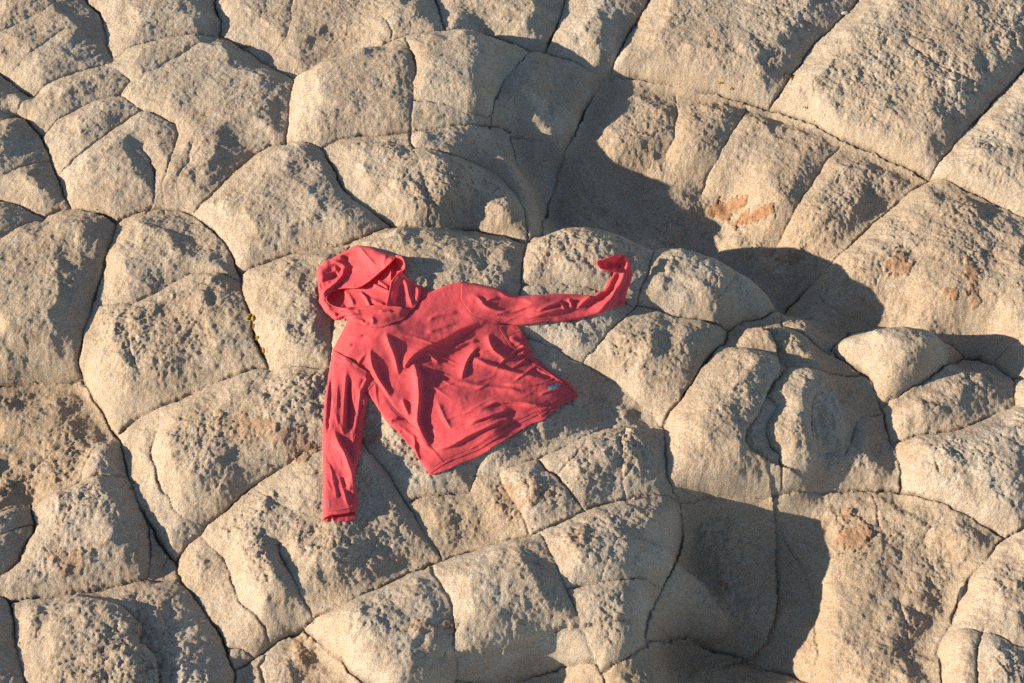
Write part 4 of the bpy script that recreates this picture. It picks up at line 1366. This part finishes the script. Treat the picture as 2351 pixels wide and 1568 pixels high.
MOSS = "orange moss"
moss(577, 730, 9, 7, 26, .0058, "largest golden orange moss clump, at the top of the joint left of the hood", 1)
moss(582, 752, 2.5, 7, 9, .0040, "thin strip of golden moss just below the largest clump left of the hood", 2)
moss(589, 776, 4, 6, 12, .0044, "golden moss in the middle of the joint left of the shirt", 3)
moss(602, 806, 4.5, 8, 14, .0048, "lowest golden moss tuft of the joint left of the shirt", 4)
moss(1817, 179, 4, 5, 10, .0042, "golden moss beside the dark hole lump in the upper right joint", 5)
moss(1655, 191, 6, 1.5, 8, .0034, "small brown gold moss tuft in the top joint above the shaded hollow", 6)
moss(1680, 204, 4, 2, 7, .0034, "small orange moss tuft right of the brown gold one in the top joint", 7)
moss(303, 1118, 4, 16, 14, .0040, "yellow brown moss line in the steep joint at the lower left", 8)
moss(565, 108, 7, 4, 9, .0036, "tiny dark gold moss tuft in the joint at the upper left", 9)
moss(1848, 247, 7, 2, 7, .0030, "faint brown moss tuft in the long diagonal joint at the upper right", 10)


def stone_material(name, lo, hi):
    m, n, l = mat(name)
    co = n.new("ShaderNodeNewGeometry").outputs["Position"]
    r = ramp(n, [(.3, lo), (.7, hi)])
    l.new(noise(n, l, co, 160, 5, .65), r.inputs[0])
    p = n.new("ShaderNodeBsdfPrincipled"); l.new(r.outputs[0], p.inputs["Base Color"]); p.inputs["Roughness"].default_value = .9
    b = n.new("ShaderNodeBump"); b.inputs["Strength"].default_value = .6; b.inputs["Distance"].default_value = .002
    l.new(noise(n, l, co, 500, 3, .7), b.inputs["Height"]); l.new(b.outputs[0], p.inputs["Normal"])
    o = n.new("ShaderNodeOutputMaterial"); l.new(p.outputs[0], o.inputs[0])
    return m


M_DARK = stone_material("dark_lump", (.030, .026, .022), (.070, .060, .048))  # near-black lumps; one has the dark of a hole put into its colour
M_PALE = stone_material("pale_stone", (.42, .37, .31), (.60, .55, .48))


def stone(name, u, v, size, rz, ry, label, material, seed, sink=.2, facet=0.0):
    x, y, z = on_rock(u, v)
    d = 1 + .16 * perlin(IV4[:, 0] * 1.6 + seed, IV4[:, 1] * 1.6 + IV4[:, 2] * 1.3, seed) + .05 * perlin(IV4[:, 0] * 5, IV4[:, 1] * 5 + IV4[:, 2] * 4, seed + 2)
    W = IV4 * d[:, None]
    if facet:
        W = np.sign(W) * np.abs(W) ** facet
    o = mesh_obj(name, W * np.array(size), IF4, material)
    o.location = (x, y, z + size[2] * (1 - 2 * sink)); o.rotation_euler = (0, ry, rz)
    o["label"] = label; o["category"] = "stone"


stone("pebble", 2212, 1360, (.014, .037, .012), math.radians(-22), 0, "dark oval lump in the joint at the lower right", M_DARK, 3)  # dark oval lump set in the joint
stone("pebble", 1939, 32, (.016, .007, .007), math.radians(12), 0, "small whitish pebble lying in the joint near the upper right edge", M_PALE, 5)
stone("hole_lump", 1808, 175, (.020, .009, .006), math.radians(-24), 0, "added dark lump standing for a shaded hole in the upper right joint beside golden moss", M_DARK, 7)  # added lump, coloured near black for the dark of a hole

# sand grains and crumbs of stone caught along the open joints
gr_ = np.random.RandomState(77)
OV = np.array([(1, 0, 0), (-1, 0, 0), (0, 1, 0), (0, -1, 0), (0, 0, 1), (0, 0, -1)], float)
OF = np.array([(0, 2, 4), (2, 1, 4), (1, 3, 4), (3, 0, 4), (2, 0, 5), (1, 2, 5), (3, 1, 5), (0, 3, 5)])
pts_ = []
for kind, q in JOINTS:
    if kind not in 'AB':
        continue
    Q = np.array(q, float)
    qx, qy = unproject(Q[:, 0], Q[:, 1], .6 * KIND[kind][0])
    for k in range(len(qx) - 1):
        n = gr_.poisson(np.hypot(qx[k + 1] - qx[k], qy[k + 1] - qy[k]) * (70 if kind == 'A' else 26))
        t = gr_.uniform(0, 1, n)
        pts_.append(np.stack([qx[k] + t * (qx[k + 1] - qx[k]), qy[k] + t * (qy[k + 1] - qy[k])], 1))
pts_ = np.vstack(pts_)
pts_ += gr_.normal(0, .006, pts_.shape)
pz = bil(GXL, GYL, ZZ, pts_[:, 0], pts_[:, 1])
ng = len(pts_)
sz = .0016 * np.exp(gr_.normal(0, .45, ng))
ang = gr_.uniform(0, 2 * math.pi, ng)
W = OV[None] * (1 + gr_.uniform(-.35, .35, (ng, 6, 1))) * (sz[:, None, None] * np.stack([gr_.uniform(.8, 1.6, ng), gr_.uniform(.7, 1.2, ng), gr_.uniform(.5, .9, ng)], 1)[:, None, :])
cx_, sx_ = np.cos(ang)[:, None], np.sin(ang)[:, None]
W = np.stack([W[..., 0] * cx_ - W[..., 1] * sx_, W[..., 0] * sx_ + W[..., 1] * cx_, W[..., 2]], -1)
W += np.stack([pts_[:, 0], pts_[:, 1], pz + sz * .3], 1)[:, None, :]
M_GRIT = stone_material("joint_grit", (.16, .11, .07), (.50, .41, .31))
grit = mesh_obj("grit", W.reshape(-1, 3), (OF[None] + (np.arange(ng) * 6)[:, None, None]).reshape(-1, 3), M_GRIT, smooth=False)
grit["kind"] = "stuff"; grit["label"] = "loose sandy grit caught along the rock joints"; grit["category"] = "grit"
